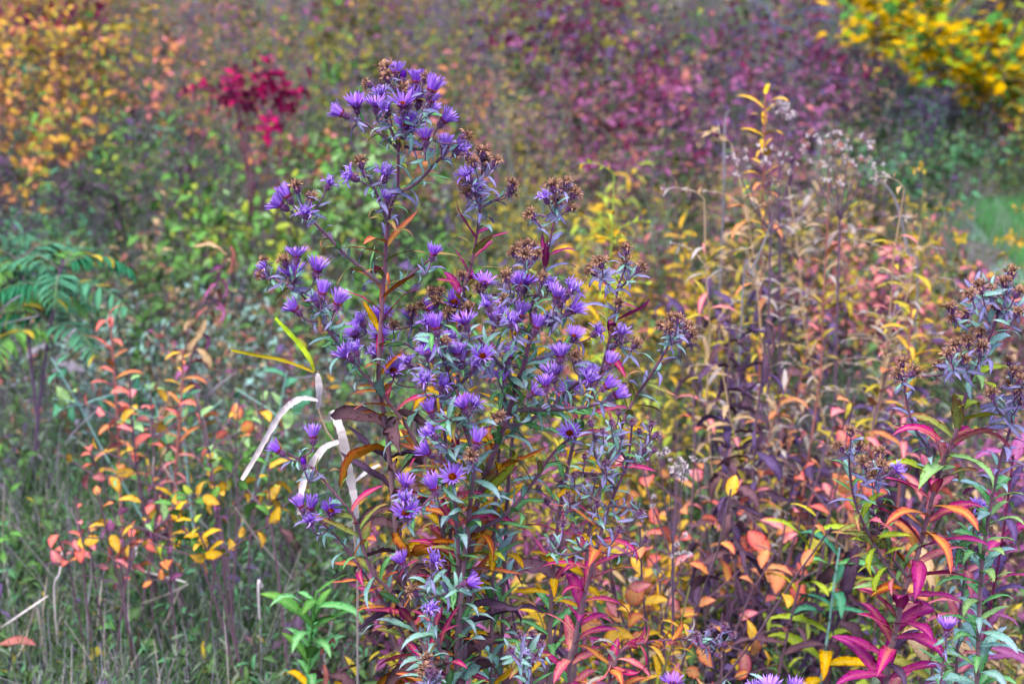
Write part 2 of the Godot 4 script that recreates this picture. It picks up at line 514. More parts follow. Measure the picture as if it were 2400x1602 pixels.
func aster(label: String, dist: float, stem: Array, branches: Array, heads: Array, bands: Array, branch_bands: Array, stem_r := 0.0032) -> Node3D:
	var pts := []
	for q in stem:
		pts.append(at(q[0], q[1], dist + rng.randf_range(-0.008, 0.008)))
	var low: Vector3 = pts[pts.size() - 1]
	var gy := ground_y(low.x, low.z)
	pts.append(Vector3(low.x + rng.randf_range(-0.03, 0.03), lerpf(low.y, gy, 0.5), low.z))
	pts.append(Vector3(low.x + rng.randf_range(-0.05, 0.05), gy - 0.02, low.z - rng.randf_range(0.0, 0.04)))
	var plant := thing("aster_plant", label, "aster", Vector3(pts[pts.size() - 1].x, gy, pts[pts.size() - 1].z), "purple asters of the front clump")
	var lines := [smooth_path(pts, 5)]
	var c_top := col(118, 70, 96)
	var c_low := col(130, 112, 112)
	var g := Geo.new()
	var rel := []
	for p in lines[0]:
		rel.append(p - plant.position)
	g.tube(rel, stem_r * 0.45, stem_r * 1.25, 7, c_top, c_low)
	part("stem", g.mesh(mats["stem"]), plant, Transform3D.IDENTITY, 0)
	var n := leaves_on(plant, lines[0], bands, 0)
	var nb := 0
	for b in branches:
		var bp := []
		var off := rng.randf_range(-0.09, 0.09)
		for i in b.size():
			bp.append(at(b[i][0], b[i][1], dist + off * i / maxf(1.0, b.size() - 1)))
		bp.reverse()
		var line := smooth_path(bp, 5)
		lines.append(line)
		var bg := Geo.new()
		rel = []
		for p in line:
			rel.append(p - plant.position)
		bg.tube(rel, stem_r * 0.38, stem_r * 0.7, 6, c_top, col(112, 96, 104))
		part("branch", bg.mesh(mats["stem"]), plant, Transform3D.IDENTITY, nb)
		nb += 1
		n = leaves_on(plant, line, branch_bands, n)
	# heads: [column, row, kind, lean in degrees clockwise from up, share turned to the camera]
	var px_lines := []
	for line in lines:
		var q := []
		for p in line:
			q.append(seen(p))
		px_lines.append(q)
	var k := 0
	for h in heads:
		var best := 1e9
		var from := Vector3.ZERO
		var hp := Vector2(h[0], h[1])
		for li in lines.size():
			for i in lines[li].size():
				var q: Vector2 = px_lines[li][i]
				var cost := q.distance_to(hp)
				var below := q.y - hp.y
				if below < 28.0:
					cost += (28.0 - below) * 2.2
				if cost < best:
					best = cost
					from = lines[li][i]
		var dh: float = -from.z + rng.randf_range(-0.075, 0.005)
		var p := at(h[0], h[1], dh)
		var ang := deg_to_rad(h[3])
		var to_cam := (Vector3(0, CAM_H, 0) - p).normalized()
		var f: float = h[4]
		var axis := (Vector3.RIGHT * sin(ang) + Vector3(0, 0.956, -0.292) * cos(ang)) * sqrt(maxf(0.0, 1.0 - f * f)) + to_cam * f
		var size := rng.randf_range(0.88, 1.14) * (0.95 if h[2] == 3 else 1.0) * (1.0 if h[2] != 6 else 0.72)
		var seat := p - axis * 0.004 * size
		add_head(plant, seat, axis, 5 if h[2] == 0 and rng.randf() < 0.3 else h[2], size, k)
		var foot := seat - axis.normalized() * 0.0088 * size
		var ctl := foot - axis.normalized() * minf(0.028, from.distance_to(foot) * 0.4)
		var path := []
		for i in 7:
			var t := i / 6.0
			path.append(from.lerp(ctl, t).lerp(ctl.lerp(foot, t), t) - plant.position)
		var pg := Geo.new()
		pg.tube(path, 0.00105, 0.0008, 5, col(112, 66, 90), col(122, 74, 110))
		part("flower_stalk", pg.mesh(mats["stem"]), plant, Transform3D.IDENTITY, k)
		# small bract leaves on the stalk
		var tot: float = (path[6] - path[0]).length()
		var m := int(clampf(tot / 0.009, 1.0, 6.0))
		for i in m:
			var t := (i + 0.7) / (m + 0.4)
			var b0: Vector3 = path[int(t * 6.0)]
			var b1: Vector3 = path[mini(int(t * 6.0) + 1, 6)]
			var tg := (b1 - b0).normalized() if b1 != b0 else axis
			var sd := tg.cross(Vector3(0.3, 0.4, 0.8)).normalized().rotated(tg, rng.randf() * TAU)
			part("leaf", leaf_mesh("aster", pick(["slate", "sage", "slate"]), rng.randi() % 5), plant, leaf_xf(b0, sd * 0.8 + tg * 0.5, tg, rng.randf_range(0.010, 0.022)), n)
			n += 1
		k += 1
	return plant

# ---------------------------------------------------------------- meadow plants: a recipe is a stem shape and a list of leaves
func bent(p: Vector3, dir: Vector3, length: float, sag: float, n: int, r: RandomNumberGenerator, wild := 0.12) -> Array:
	var out := [p]
	var d := dir.normalized()
	for i in n:
		d = (d + Vector3(r.randf_range(-wild, wild), -sag / n, r.randf_range(-wild, wild))).normalized()
		p += d * length / n
		out.append(p)
	return out

func put_leaves(rec: Dictionary, path: Array, t0: float, t1: float, count: int, size: float, style: String, pals: Array, lift0: float, lift1: float, r: RandomNumberGenerator) -> void:
	var az := r.randf() * TAU
	for i in count:
		var t := lerpf(t0, t1, (i + r.randf() * 0.8) / count) * (path.size() - 1)
		var a: Vector3 = path[int(t)]
		var b: Vector3 = path[mini(int(t) + 1, path.size() - 1)]
		var p := a.lerp(b, t - int(t))
		var tg := (b - a).normalized() if b != a else Vector3.UP
		az += 2.39996 + r.randf_range(-0.5, 0.5)
		var sd := tg.cross(Vector3(0.37, 0.21, 0.9)).normalized().rotated(tg, az)
		var lift := r.randf_range(lift0, lift1)
		rec.leaves.append([style, pals[r.randi() % pals.size()], r.randi() % 3, leaf_xf(p, sd * cos(lift) + tg * sin(lift), tg, size * r.randf_range(0.65, 1.25))])

func blank() -> Dictionary:
	return {"stem": Geo.new(), "leaves": []}

func stem_col(c: String) -> Color:
	return pal(c, 0.5, 1.0, 0.9)

# shrub: several stems, side twigs, broad leaves
func shrub(h: float, rad: float, n_leaf: int, leaf: float, pals: Array, wood: String, r: RandomNumberGenerator, style := "oval", low := 0.35) -> Dictionary:
	var rec := blank()
	var stems := r.randi_range(4, 6) if n_leaf < 200 else 11
	for s in stems:
		var an := TAU * s / stems + r.randf_range(-0.4, 0.4)
		var lean := r.randf_range(0.15, 1.0) * rad / h
		var path := bent(Vector3(cos(an), 0, sin(an)) * 0.02, Vector3(cos(an) * lean, 1.0, sin(an) * lean), h * r.randf_range(0.8, 1.05) * sqrt(1.0 + lean * lean), 0.1, 6, r)
		rec.stem.tube(path, 0.0035 * sqrt(h), 0.0015, 5, stem_col(wood), stem_col(wood))
		put_leaves(rec, path, low, 1.0, int(n_leaf / float(stems) * 0.4), leaf, style, pals, 0.1, 0.7, r)
		for k in 3:
			var t := r.randf_range(low, 0.9)
			var i0 := int(t * 6.0)
			var a2 := r.randf() * TAU
			var tw := bent(path[i0], Vector3(cos(a2), r.randf_range(0.3, 0.9), sin(a2)), minf(h * 0.34, rad * 1.1) * r.randf_range(0.5, 1.0), 0.2, 4, r)
			rec.stem.tube(tw, 0.0016, 0.0009, 4, stem_col(wood), stem_col(wood))
			put_leaves(rec, tw, 0.15, 1.0, int(n_leaf / float(stems) * 0.2), leaf, style, pals, 0.0, 0.7, r)
	return rec

# upright leafy stem with a feathery top
func forb(h: float, n_leaf: int, leaf: float, pals: Array, plume: Array, wood: String, r: RandomNumberGenerator, style := "lance") -> Dictionary:
	var rec := blank()
	for s in r.randi_range(1, 3):
		var hh := h * (1.0 if s == 0 else r.randf_range(0.6, 0.95))
		var an := r.randf() * TAU
		var path := bent(Vector3(cos(an), 0, sin(an)) * 0.03 * s, Vector3(r.randf_range(-0.14, 0.14), 1, r.randf_range(-0.14, 0.14)), hh, 0.1, 8, r)
		rec.stem.tube(path, 0.0028, 0.0012, 5, stem_col(wood), stem_col(wood))
		put_leaves(rec, path, 0.2, 0.92, n_leaf, leaf, style, pals, 0.0, 0.8, r)
		if plume.size() > 0:
			for k in 7:
				var t := 0.72 + 0.28 * k / 6.0
				var a2 := k * 2.4 + r.randf()
				var p: Vector3 = path[int(t * 8.0)]
				var tw := bent(p, Vector3(cos(a2), 1.1, sin(a2)), hh * 0.16 * (1.15 - t * 0.6), 1.0, 4, r)
				rec.stem.tube(tw, 0.0011, 0.0006, 4, stem_col(wood), stem_col(plume[0]))
				put_leaves(rec, tw, 0.1, 1.0, 6, 0.02, "speck", plume, 0.2, 1.3, r)
	return rec

# stalk hung with dried, rolled leaves
func dead_stalk(h: float, n_leaf: int, leaf: float, pals: Array, r: RandomNumberGenerator) -> Dictionary:
	var rec := blank()
	for s in r.randi_range(1, 2):
		var path := bent(Vector3(0.03 * s, 0, 0.02 * s), Vector3(r.randf_range(-0.18, 0.18), 1, r.randf_range(-0.18, 0.18)), h * r.randf_range(0.8, 1.0), 0.05, 8, r)
		rec.stem.tube(path, 0.0034, 0.0014, 5, stem_col("darkbrown"), stem_col("brown"))
		put_leaves(rec, path, 0.25, 1.0, n_leaf, leaf, "curl", pals, -1.1, 0.3, r)
	return rec

# fine dry panicle: many hair-thin twigs with grain-like seeds
func panicle(h: float, pals: Array, wood: String, r: RandomNumberGenerator) -> Dictionary:
	var rec := blank()
	for s in 3:
		var path := bent(Vector3(r.randf_range(-0.04, 0.04), 0, r.randf_range(-0.04, 0.04)), Vector3(r.randf_range(-0.3, 0.3), 1, r.randf_range(-0.3, 0.3)), h * r.randf_range(0.75, 1.0), 0.25, 8, r)
		rec.stem.tube(path, 0.0022, 0.001, 4, stem_col(wood), stem_col(wood))
		put_leaves(rec, path, 0.15, 0.7, 7, 0.04, "lance", pals, -0.4, 0.6, r)
		for k in 10:
			var t := 0.4 + 0.6 * k / 10.0
			var a2 := r.randf() * TAU
			var tw := bent(path[int(t * 8.0)], Vector3(cos(a2), 0.9, sin(a2)), h * r.randf_range(0.12, 0.24), 0.9, 4, r)
			rec.stem.tube(tw, 0.0009, 0.0005, 4, stem_col(wood), stem_col(wood))
			put_leaves(rec, tw, 0.2, 1.0, 6, 0.016, "speck", pals, 0.0, 1.2, r)
	return rec

# arching fronds with paired leaflets
func frond_plant(n: int, trunk_h: float, length: float, leaf: float, pals: Array, r: RandomNumberGenerator) -> Dictionary:
	var rec := blank()
	var trunk := bent(Vector3.ZERO, Vector3(0.05, 1, 0), trunk_h, 0.0, 4, r, 0.05)
	rec.stem.tube(trunk, 0.004, 0.003, 6, stem_col("darkbrown"), stem_col("darkbrown"))
	for k in n:
		var a2 := k * 2.4 + r.randf() * 0.5
		var p: Vector3 = trunk[3].lerp(trunk[4], r.randf())
		var path := bent(p, Vector3(cos(a2), 0.9, sin(a2)), length * r.randf_range(0.8, 1.1), 1.7, 10, r, 0.05)
		var pl: String = pals[k % pals.size()]
		rec.stem.tube(path, 0.0018, 0.0008, 4, stem_col("brown"), stem_col("leafgreen"))
		for i in range(2, 20):
			var t := i / 20.0 * 10.0
			var q: Vector3 = path[int(t)].lerp(path[mini(int(t) + 1, 10)], t - int(t))
			var tg: Vector3 = (path[mini(int(t) + 1, 10)] - path[int(t)]).normalized()
			var sd := tg.cross(Vector3.UP).normalized()
			for s in [-1.0, 1.0]:
				if r.randf() < 0.14:
					continue
				rec.leaves.append(["leaflet", pl if r.randf() < 0.85 else "yellowolive", r.randi() % 3, leaf_xf(q, sd * s + tg * r.randf_range(0.2, 0.7) + Vector3(0, r.randf_range(-0.8, 0.0), 0), Vector3.UP, leaf * (1.15 - absf(i / 20.0 - 0.45)) * r.randf_range(0.85, 1.1))])
	return rec

var protos := {}
func spawn(key: String, rec: Dictionary, n: String, label: String, category: String, group: String, where: Vector3, turn: float, s: float, split: bool) -> Node3D:
	var pk := key + ("+" if split else "-")
	if not protos.has(pk):
		var o := Node3D.new()
		if rec.stem.v.size() > 0:
			part("stem", rec.stem.mesh(mats["stem"]), o, Transform3D.IDENTITY, 0)
		if split:
			var k := 0
			for l in rec.leaves:
				if k < 290:
					part("leaf", leaf_mesh(l[0], l[1], l[2]), o, l[3], k)
				k += 1
		else:
			var g := Geo.new()
			for l in rec.leaves:
				g.add(leaf_geo(l[0], l[1], l[2]), l[3])
			var f := part("foliage", g.mesh(mats["leaf"]), o, Transform3D.IDENTITY, 0)
			f.set_meta("kind", "stuff")
		protos[pk] = o
	var c: Node3D = protos[pk].duplicate()
	if not split:
		for ch in c.get_children():
			ch.mesh = ch.mesh.duplicate()
	c.name = numbered(n)
	add_child(c)
	c.position = where
	c.rotation = Vector3(rng.randf_range(-0.06, 0.06), turn, rng.randf_range(-0.06, 0.06))
	c.scale = Vector3.ONE * s
	tag(c, label, category, group)
	return c

# kinds of the meadow: name -> [object name, category, what it looks like, group]
var KIND := {
	"shrub": ["low_shrub", "shrub", "low shrub with %s oval leaves %s", "low leafy shrubs of the meadow"],
	"forb": ["meadow_herb", "wild plant", "upright herb with narrow %s leaves %s", "leafy herbs of the meadow"],
	"dead": ["dried_stalk", "dead plant", "dried stalk with curled %s leaves %s", "dried stalks of the meadow"],
	"panicle": ["seed_plume", "wild plant", "wispy seed plume of %s grains %s", "wispy seed plumes of the meadow"],
	"frond": ["sumac", "shrub", "sumac with arching %s fronds %s", "sumacs of the meadow"],
}
var WORD := {"sage": "grey-green", "slate": "slate", "green": "green", "deepgreen": "deep green", "lime": "lime green", "yellow": "yellow", "orange": "orange", "brown": "brown", "olive": "olive", "yellowolive": "yellow-olive", "gold": "golden", "peach": "peach", "coral": "coral red", "crimson": "crimson", "maroon": "maroon", "mauve": "mauve", "dusk": "dusky violet", "leafgreen": "leaf green", "teal": "blue-green", "palegreen": "pale green", "straw": "straw", "greystraw": "grey straw", "tan": "tan", "darkbrown": "dark brown", "rust": "rusty", "pink": "pink", "wine": "wine red", "moss": "moss green", "pine": "dark green", "magenta": "magenta", "brightyellow": "bright yellow", "bleached": "bleached"}

func zone(px: float, d: float) -> String:
	if d > 6.5:
		return "high up near the trees" if px > 1300.0 else "high on the open slope"
	if d > 4.2:
		return "midway up by the lawn" if px > 1700.0 else ("midway up behind the asters" if px > 800.0 else "midway up above the grass")
	if px > 1450.0:
		return "between the two aster clumps"
	return "behind the aster clump" if px > 700.0 else "in the grass beside the asters"

func recipe(kind: String, h: float, pals: Array, r: RandomNumberGenerator, far: bool) -> Dictionary:
	match kind:
		"shrub":
			return shrub(h, h * 0.75, int(30 + 105 * h) if not far else int(40 + 150 * h), 0.030 if not far else 0.042, pals, "brown", r)
		"forb":
			return forb(h, int(11 + 34 * h), 0.046 if not far else 0.07, pals, pals if r.randf() < 0.6 else [], "brown", r)
		"dead":
			return dead_stalk(h, int(10 + 26 * h), 0.066, pals, r)
		"panicle":
			return panicle(h, pals, "dusk" if r.randf() < 0.5 else "drygreen", r)
	return frond_plant(6, h * 0.6, h * 0.6, 0.055, pals, r)

var recs := {}
func meadow_plant(kind: String, pals: Array, variant: int, where: Vector3, h: float, split: bool) -> void:
	var hc := 0.28
	for q in [0.28, 0.42, 0.6, 0.85]:
		if absf(q - h) < absf(hc - h):
			hc = q
	var key := kind + str(pals) + str(variant) + str(hc) + str(split)
	if not recs.has(key):
		var r := RandomNumberGenerator.new()
		r.seed = hash(key)
		recs[key] = recipe(kind, hc, pals, r, not split)
	var info: Array = KIND[kind]
	var px := seen(where + Vector3(0, h * 0.7, 0)).x
	spawn(key, recs[key], info[0], info[2] % [WORD[pals[0]] + " and " + WORD[pals[1]], zone(px, -where.z)], info[1], info[3], where, rng.randf() * TAU, h / hc, split)

# a plant the photograph singles out: its own shape, its top seen at (px, py) at a distance
func feature(rec: Dictionary, n: String, label: String, category: String, px: float, dist: float, split := true, group := "") -> Node3D:
	var w := at(px, 800.0, dist)
	return spawn("feature" + str(protos.size()), rec, n, label, category, group, Vector3(w.x, ground_y(w.x, w.z), w.z), 0.0, 1.0, split)

func top_height(px: float, py: float, dist: float) -> float:
	var w := at(px, py, dist)
	return w.y - ground_y(w.x, w.z)

# a long flat blade along a list of [column, row, distance]
func blade_mesh(pts: Array, width: float, palette: String, where: Vector3, to_ground: bool) -> ArrayMesh:
	var raw := []
	for q in pts:
		raw.append(at(q[0], q[1], q[2]))
	if to_ground:
		var low: Vector3 = raw[raw.size() - 1]
		raw.append(Vector3(low.x, ground_y(low.x, low.z) - 0.01, low.z))
	var path := smooth_path(raw, 6)
	var g := Geo.new()
	var cols := []
	var rel := []
	for i in path.size():
		cols.append(pal(palette, float(i) / (path.size() - 1), 0.5, rng.randf_range(0.74, 1.06)))
		rel.append(path[i] - where)
	# a shallow V in section, so that it has a fold and two faces
	var prev := -1
	var fixed := Vector3(0.25, 0.4, 0.9).normalized()
	for i in path.size():
		var t := float(i) / (path.size() - 1)
		var tg: Vector3 = (path[mini(i + 1, path.size() - 1)] - path[maxi(i - 1, 0)]).normalized()
		var sd := tg.cross(fixed).normalized().rotated(tg, 0.5 * sin(t * 4.0))
		var nn := sd.cross(tg)
		var w := width * (0.3 + 0.7 * sin(PI * clampf(0.1 + t * 0.82, 0.0, 1.0))) * rng.randf_range(0.82, 1.1)
		var a := g.vert(rel[i] - sd * w + nn * w * 0.35, cols[i])
		g.vert(rel[i], cols[i])
		g.vert(rel[i] + sd * w + nn * w * 0.35, cols[i])
		if prev >= 0:
			g.quad(prev, a, a + 1, prev + 1)
			g.quad(prev + 1, a + 1, a + 2, prev + 2)
		prev = a
	return g.mesh(mats["blade"])

func blade_thing(n: String, label: String, category: String, pts: Array, width: float, palette: String, group := "", to_ground := false) -> void:
	var where := at(pts[pts.size() - 1][0], pts[pts.size() - 1][1], pts[pts.size() - 1][2])
	if to_ground:
		where.y = ground_y(where.x, where.z)
	var o := part(numbered(n), blade_mesh(pts, width, palette, where, to_ground), self)
	o.position = where
	tag(o, label, category, group)

func _ready() -> void:
	rng.seed = 20241
	noise.seed = 5
	noise.frequency = 0.02
	# camera
	var cam := Camera3D.new()
	cam.position = Vector3(0, CAM_H, 0)
	cam.rotation_degrees.x = -PITCH
	var attr := CameraAttributesPhysical.new()
	attr.frustum_focal_length = 55.0
	attr.exposure_aperture = 5.8
	attr.frustum_focus_distance = 1.80
	attr.frustum_near = 0.05
	attr.frustum_far = 300.0
	cam.attributes = attr
	cam.fov = rad_to_deg(2.0 * atan(TAN_HALF))
	cam.near = 0.05
	cam.far = 300.0
	add_child(cam)
	# overcast sky
	var env := Environment.new()
	env.background_mode = Environment.BG_SKY
	var sm := ProceduralSkyMaterial.new()
	sm.sky_top_color = Color(0.81, 0.82, 1.0)
	sm.sky_horizon_color = Color(0.53, 0.54, 0.70)
	sm.ground_bottom_color = Color(0.08, 0.08, 0.07)
	sm.ground_horizon_color = Color(0.20, 0.20, 0.20)
	sm.sky_curve = 0.3
	var sky := Sky.new()
	sky.sky_material = sm
	env.sky = sky
	env.tonemap_mode = Environment.TONE_MAPPER_LINEAR
	env.tonemap_exposure = 6.9
	env.sdfgi_enabled = true
	env.ssao_enabled = true
	env.ssil_enabled = true
	var we := WorldEnvironment.new()
	we.environment = env
	add_child(we)
	var sun := DirectionalLight3D.new()
	sun.light_energy = 0.45
	sun.light_angular_distance = 30.0
	sun.light_color = Color(1.0, 0.96, 0.95)
	sun.shadow_enabled = true
	sun.rotation_degrees = Vector3(-58, -25, 0)
	add_child(sun)
	make_materials()
	build_ground()
	build_meadow()
	build_features()
	build_trees()
	build_asters()

func build_ground() -> void:
	var g := Geo.new()
	var nx := 60
	var nz := 70
	for j in nz + 1:
		var z := -60.0 * pow(float(j) / nz, 2.2) + 6.0
		for i in nx + 1:
			var x := (float(i) / nx - 0.5) * (10.0 + absf(z) * 2.2)
			var k := 1.0 + 0.3 * noise.get_noise_2d(x * 300.0, z * 300.0)
			g.vert(Vector3(x, ground_y(x, z), z), Color(0.045 * k, 0.042 * k, 0.03 * k), Vector2(x, z))
	for j in nz:
		for i in nx:
			var a := j * (nx + 1) + i
			g.quad(a, a + nx + 1, a + nx + 2, a + 1)
	var m := StandardMaterial3D.new()
	m.vertex_color_use_as_albedo = true
	m.roughness = 0.95
	var o := part("ground", g.mesh(m), self)
	o.set_meta("kind", "structure")

# grass that nobody could count: tufts scattered over the ground
func grass_stuff(n: String, label: String, palette: String, count: int, h: float, r: RandomNumberGenerator, keep: Callable, lean_most := 0.75) -> void:
	var g := Geo.new()
	for b in 16:
		var an := r.randf() * TAU
		var lean := r.randf_range(0.05, lean_most)
		var path := bent(Vector3(r.randf_range(-0.05, 0.05), 0, r.randf_range(-0.05, 0.05)), Vector3(cos(an) * lean, 1, sin(an) * lean), h * r.randf_range(0.5, 1.0), r.randf_range(0.2, 1.4), 5, r)
		var sides := []
		var widths := []
		var cols := []
		var az := r.randf() * TAU
		var br := r.randf_range(0.7, 1.15)
		for i in 6:
			sides.append(Vector3(cos(az), 0, sin(az)))
			widths.append(0.0016 * (1.0 - i / 6.5))
			cols.append(pal(palette, i / 5.0, 0.5, br))
		g.ribbon(path, sides, widths, cols)
	var all := Geo.new()
	var n_put := 0
	while n_put < count:
		var d := 2.0 + 8.5 * pow(r.randf(), 1.3)
		var x := r.randf_range(-0.4, 0.4) * d
		var w := Vector3(x, ground_y(x, -d), -d)
		if keep.call(seen(w), d, r.randf()):
			all.add(g, Transform3D(Basis.from_euler(Vector3(0, r.randf() * TAU, 0)) * r.randf_range(0.6, 1.25), w))
			n_put += 1
	var o := part(n, all.mesh(mats["blade"]), self, Transform3D.IDENTITY, 0)
	o.set_meta("kind", "stuff")
	o.set_meta("label", label)
	o.set_meta("category", "grass")

# what grows where: [column, row, spread, spread, weight, kind, colours, height]
var REGION := [
	[120, 80, 220, 160, 0.8, "shrub", ["peach", "yellowolive", "olive", "gold"], 0.7],
	[200, 150, 200, 150, 0.8, "shrub", ["gold", "yellowolive", "leafgreen", "olive"], 0.65],
	[60, 300, 120, 90, 1.0, "shrub", ["gold", "peach"], 0.65],
	[330, 220, 180, 120, 0.6, "shrub", ["pink", "peach", "olive"], 0.65],
	[450, 120, 250, 200, 1.2, "panicle", ["yellowolive", "pink", "olive"], 0.8],
	[500, 60, 300, 120, 0.9, "forb", ["olive", "mauve"], 0.8],
	[180, 320, 200, 80, 0.9, "forb", ["leafgreen", "lime"], 0.6],
	[250, 420, 250, 120, 0.9, "forb", ["moss", "darkbrown"], 0.5],
	[450, 300, 250, 120, 0.8, "panicle", ["mauve", "olive"], 0.65],
	[700, 420, 180, 140, 1.0, "shrub", ["palegreen", "leafgreen"], 0.5],
	[560, 480, 160, 130, 0.9, "shrub", ["leafgreen", "lime"], 0.42],
	[330, 600, 160, 120, 0.6, "panicle", ["rust", "tan"], 0.45],
	[300, 640, 300, 140, 0.8, "forb", ["leafgreen", "moss"], 0.36],
	[1600, 250, 500, 250, 0.9, "panicle", ["mauve", "tan"], 0.6],
	[1700, 150, 500, 200, 0.7, "panicle", ["dusk", "moss"], 0.65],
	[1500, 300, 500, 200, 0.6, "forb", ["moss", "mauve"], 0.5],
	[1200, 150, 1400, 260, 0.5, "forb", ["yellowolive", "olive", "leafgreen"], 0.6],
	[700, 200, 900, 260, 0.45, "shrub", ["leafgreen", "olive"], 0.5],
	[900, 250, 1000, 260, 0.4, "shrub", ["rust", "pink", "peach"], 0.5],
	[1400, 300, 900, 260, 0.45, "panicle", ["yellowolive", "pink"], 0.55],
	[700, 350, 700, 250, 0.45, "forb", ["lime", "leafgreen"], 0.42],
	[800, 300, 900, 260, 0.35, "dead", ["darkbrown", "dusk"], 0.5],
	[250, 250, 300, 200, 0.6, "forb", ["teal", "leafgreen"], 0.5],
	[500, 680, 160, 80, 0.9, "panicle", ["rust", "tan"], 0.38],
	[110, 560, 150, 120, 0.7, "forb", ["deepgreen", "teal"], 0.45],
	[150, 800, 250, 130, 0.8, "panicle", ["greystraw", "moss"], 0.3],
	[450, 800, 200, 130, 0.8, "forb", ["sage", "moss"], 0.28],
	[420, 960, 200, 120, 0.35, "shrub", ["orange", "coral", "gold", "palegreen"], 0.3],
	[560, 1150, 150, 90, 0.4, "shrub", ["yellow", "gold", "leafgreen"], 0.28],
	[250, 1200, 180, 80, 0.15, "shrub", ["coral", "orange"], 0.25],
	[300, 1100, 300, 200, 0.9, "forb", ["leafgreen", "moss"], 0.26],
	[300, 1300, 300, 200, 0.7, "forb", ["moss", "deepgreen"], 0.24],
	[150, 1050, 200, 120, 0.9, "panicle", ["greystraw", "olive"], 0.22],
	[520, 960, 160, 100, 0.7, "shrub", ["palegreen", "leafgreen"], 0.25],
	[800, 900, 160, 160, 0.8, "shrub", ["leafgreen", "palegreen"], 0.34],
	[860, 980, 120, 120, 0.9, "shrub", ["gold", "yellow"], 0.36],
	[800, 1380, 120, 200, 0.6, "dead", ["brown", "darkbrown"], 0.4],
	[1000, 150, 200, 200, 1.0, "panicle", ["yellowolive", "mauve", "olive"], 0.85],
	[880, 80, 160, 120, 0.6, "shrub", ["olive", "mauve", "gold"], 0.8],
	[1150, 300, 160, 160, 0.9, "panicle", ["yellowolive", "mauve"], 0.65],
	[1180, 480, 200, 130, 1.0, "panicle", ["yellowolive", "olive"], 0.5],
	[1000, 560, 150, 120, 0.8, "forb", ["leafgreen", "moss"], 0.42],
	[1480, 260, 200, 140, 1.3, "shrub", ["mauve", "maroon", "mauve", "rust"], 0.7],
	[1350, 120, 200, 100, 0.9, "shrub", ["maroon", "dusk", "olive"], 0.8],
	[1650, 130, 200, 100, 1.1, "shrub", ["dusk", "maroon", "moss"], 0.6],
	[1750, 230, 200, 100, 1.0, "shrub", ["mauve", "dusk"], 0.55],
	[1900, 160, 180, 90, 0.9, "shrub", ["dusk", "mauve", "maroon"], 0.55],
	[1500, 420, 180, 120, 0.9, "panicle", ["mauve", "olive"], 0.5],
	[2050, 220, 260, 80, 0.6, "shrub", ["dusk", "maroon"], 0.5],
	[2100, 200, 260, 80, 0.9, "panicle", ["dusk", "deepgreen"], 0.5],
	[2100, 330, 250, 80, 1.1, "shrub", ["deepgreen", "moss"], 0.42],
	[2250, 430, 120, 80, 0.6, "forb", ["moss", "yellowolive"], 0.4],
	[1430, 480, 90, 90, 0.8, "forb", ["lime", "yellow"], 0.5],
	[1600, 520, 150, 100, 0.8, "panicle", ["moss", "mauve"], 0.4],
	[1620, 720, 140, 160, 1.3, "forb", ["yellowolive", "yellow"], 0.48],
	[1560, 620, 120, 100, 0.7, "forb", ["mauve", "pink"], 0.45],
	[1780, 830, 120, 180, 1.5, "dead", ["darkbrown", "dusk"], 0.62],
	[2080, 700, 180, 90, 1.2, "forb", ["mauve", "pink"], 0.42],
	[2100, 780, 120, 90, 0.4, "forb", ["gold", "mauve"], 0.4],
	[1960, 700, 160, 120, 0.9, "forb", ["yellowolive", "pink"], 0.42],
	[1940, 900, 110, 90, 0.3, "shrub", ["coral", "peach"], 0.4],
	[1900, 550, 160, 120, 0.9, "forb", ["straw", "tan", "yellowolive"], 0.5],
	[2000, 1000, 200, 250, 1.0, "dead", ["darkbrown", "dusk"], 0.45],
	[1740, 1020, 140, 80, 0.3, "shrub", ["coral", "pink"], 0.38],
	[1560, 1180, 120, 160, 0.6, "shrub", ["peach", "gold"], 0.4],
	[1600, 900, 140, 120, 0.9, "shrub", ["lime", "yellowolive"], 0.42],
	[1800, 1150, 160, 200, 1.9, "dead", ["darkbrown", "brown"], 0.5],
	[1900, 1300, 120, 150, 0.7, "shrub", ["yellow", "leafgreen"], 0.4],
	[1750, 1400, 160, 160, 1.3, "dead", ["dusk", "darkbrown"], 0.45],
	[1620, 1480, 140, 120, 0.5, "shrub", ["yellow", "moss"], 0.4],
	[1800, 1250, 250, 300, 0.8, "forb", ["lime", "moss"], 0.36],
	[1450, 1400, 160, 140, 1.0, "forb", ["yellowolive", "yellow", "tan"], 0.5],
	[1250, 1350, 160, 200, 0.9, "forb", ["yellowolive", "mauve"], 0.5],
	[2320, 1200, 130, 250, 1.1, "forb", ["mauve", "tan"], 0.55],
	[2250, 1400, 150, 150, 0.8, "forb", ["olive", "tan"], 0.45],
	[2200, 1000, 150, 200, 0.7, "panicle", ["mauve", "tan"], 0.45],
]

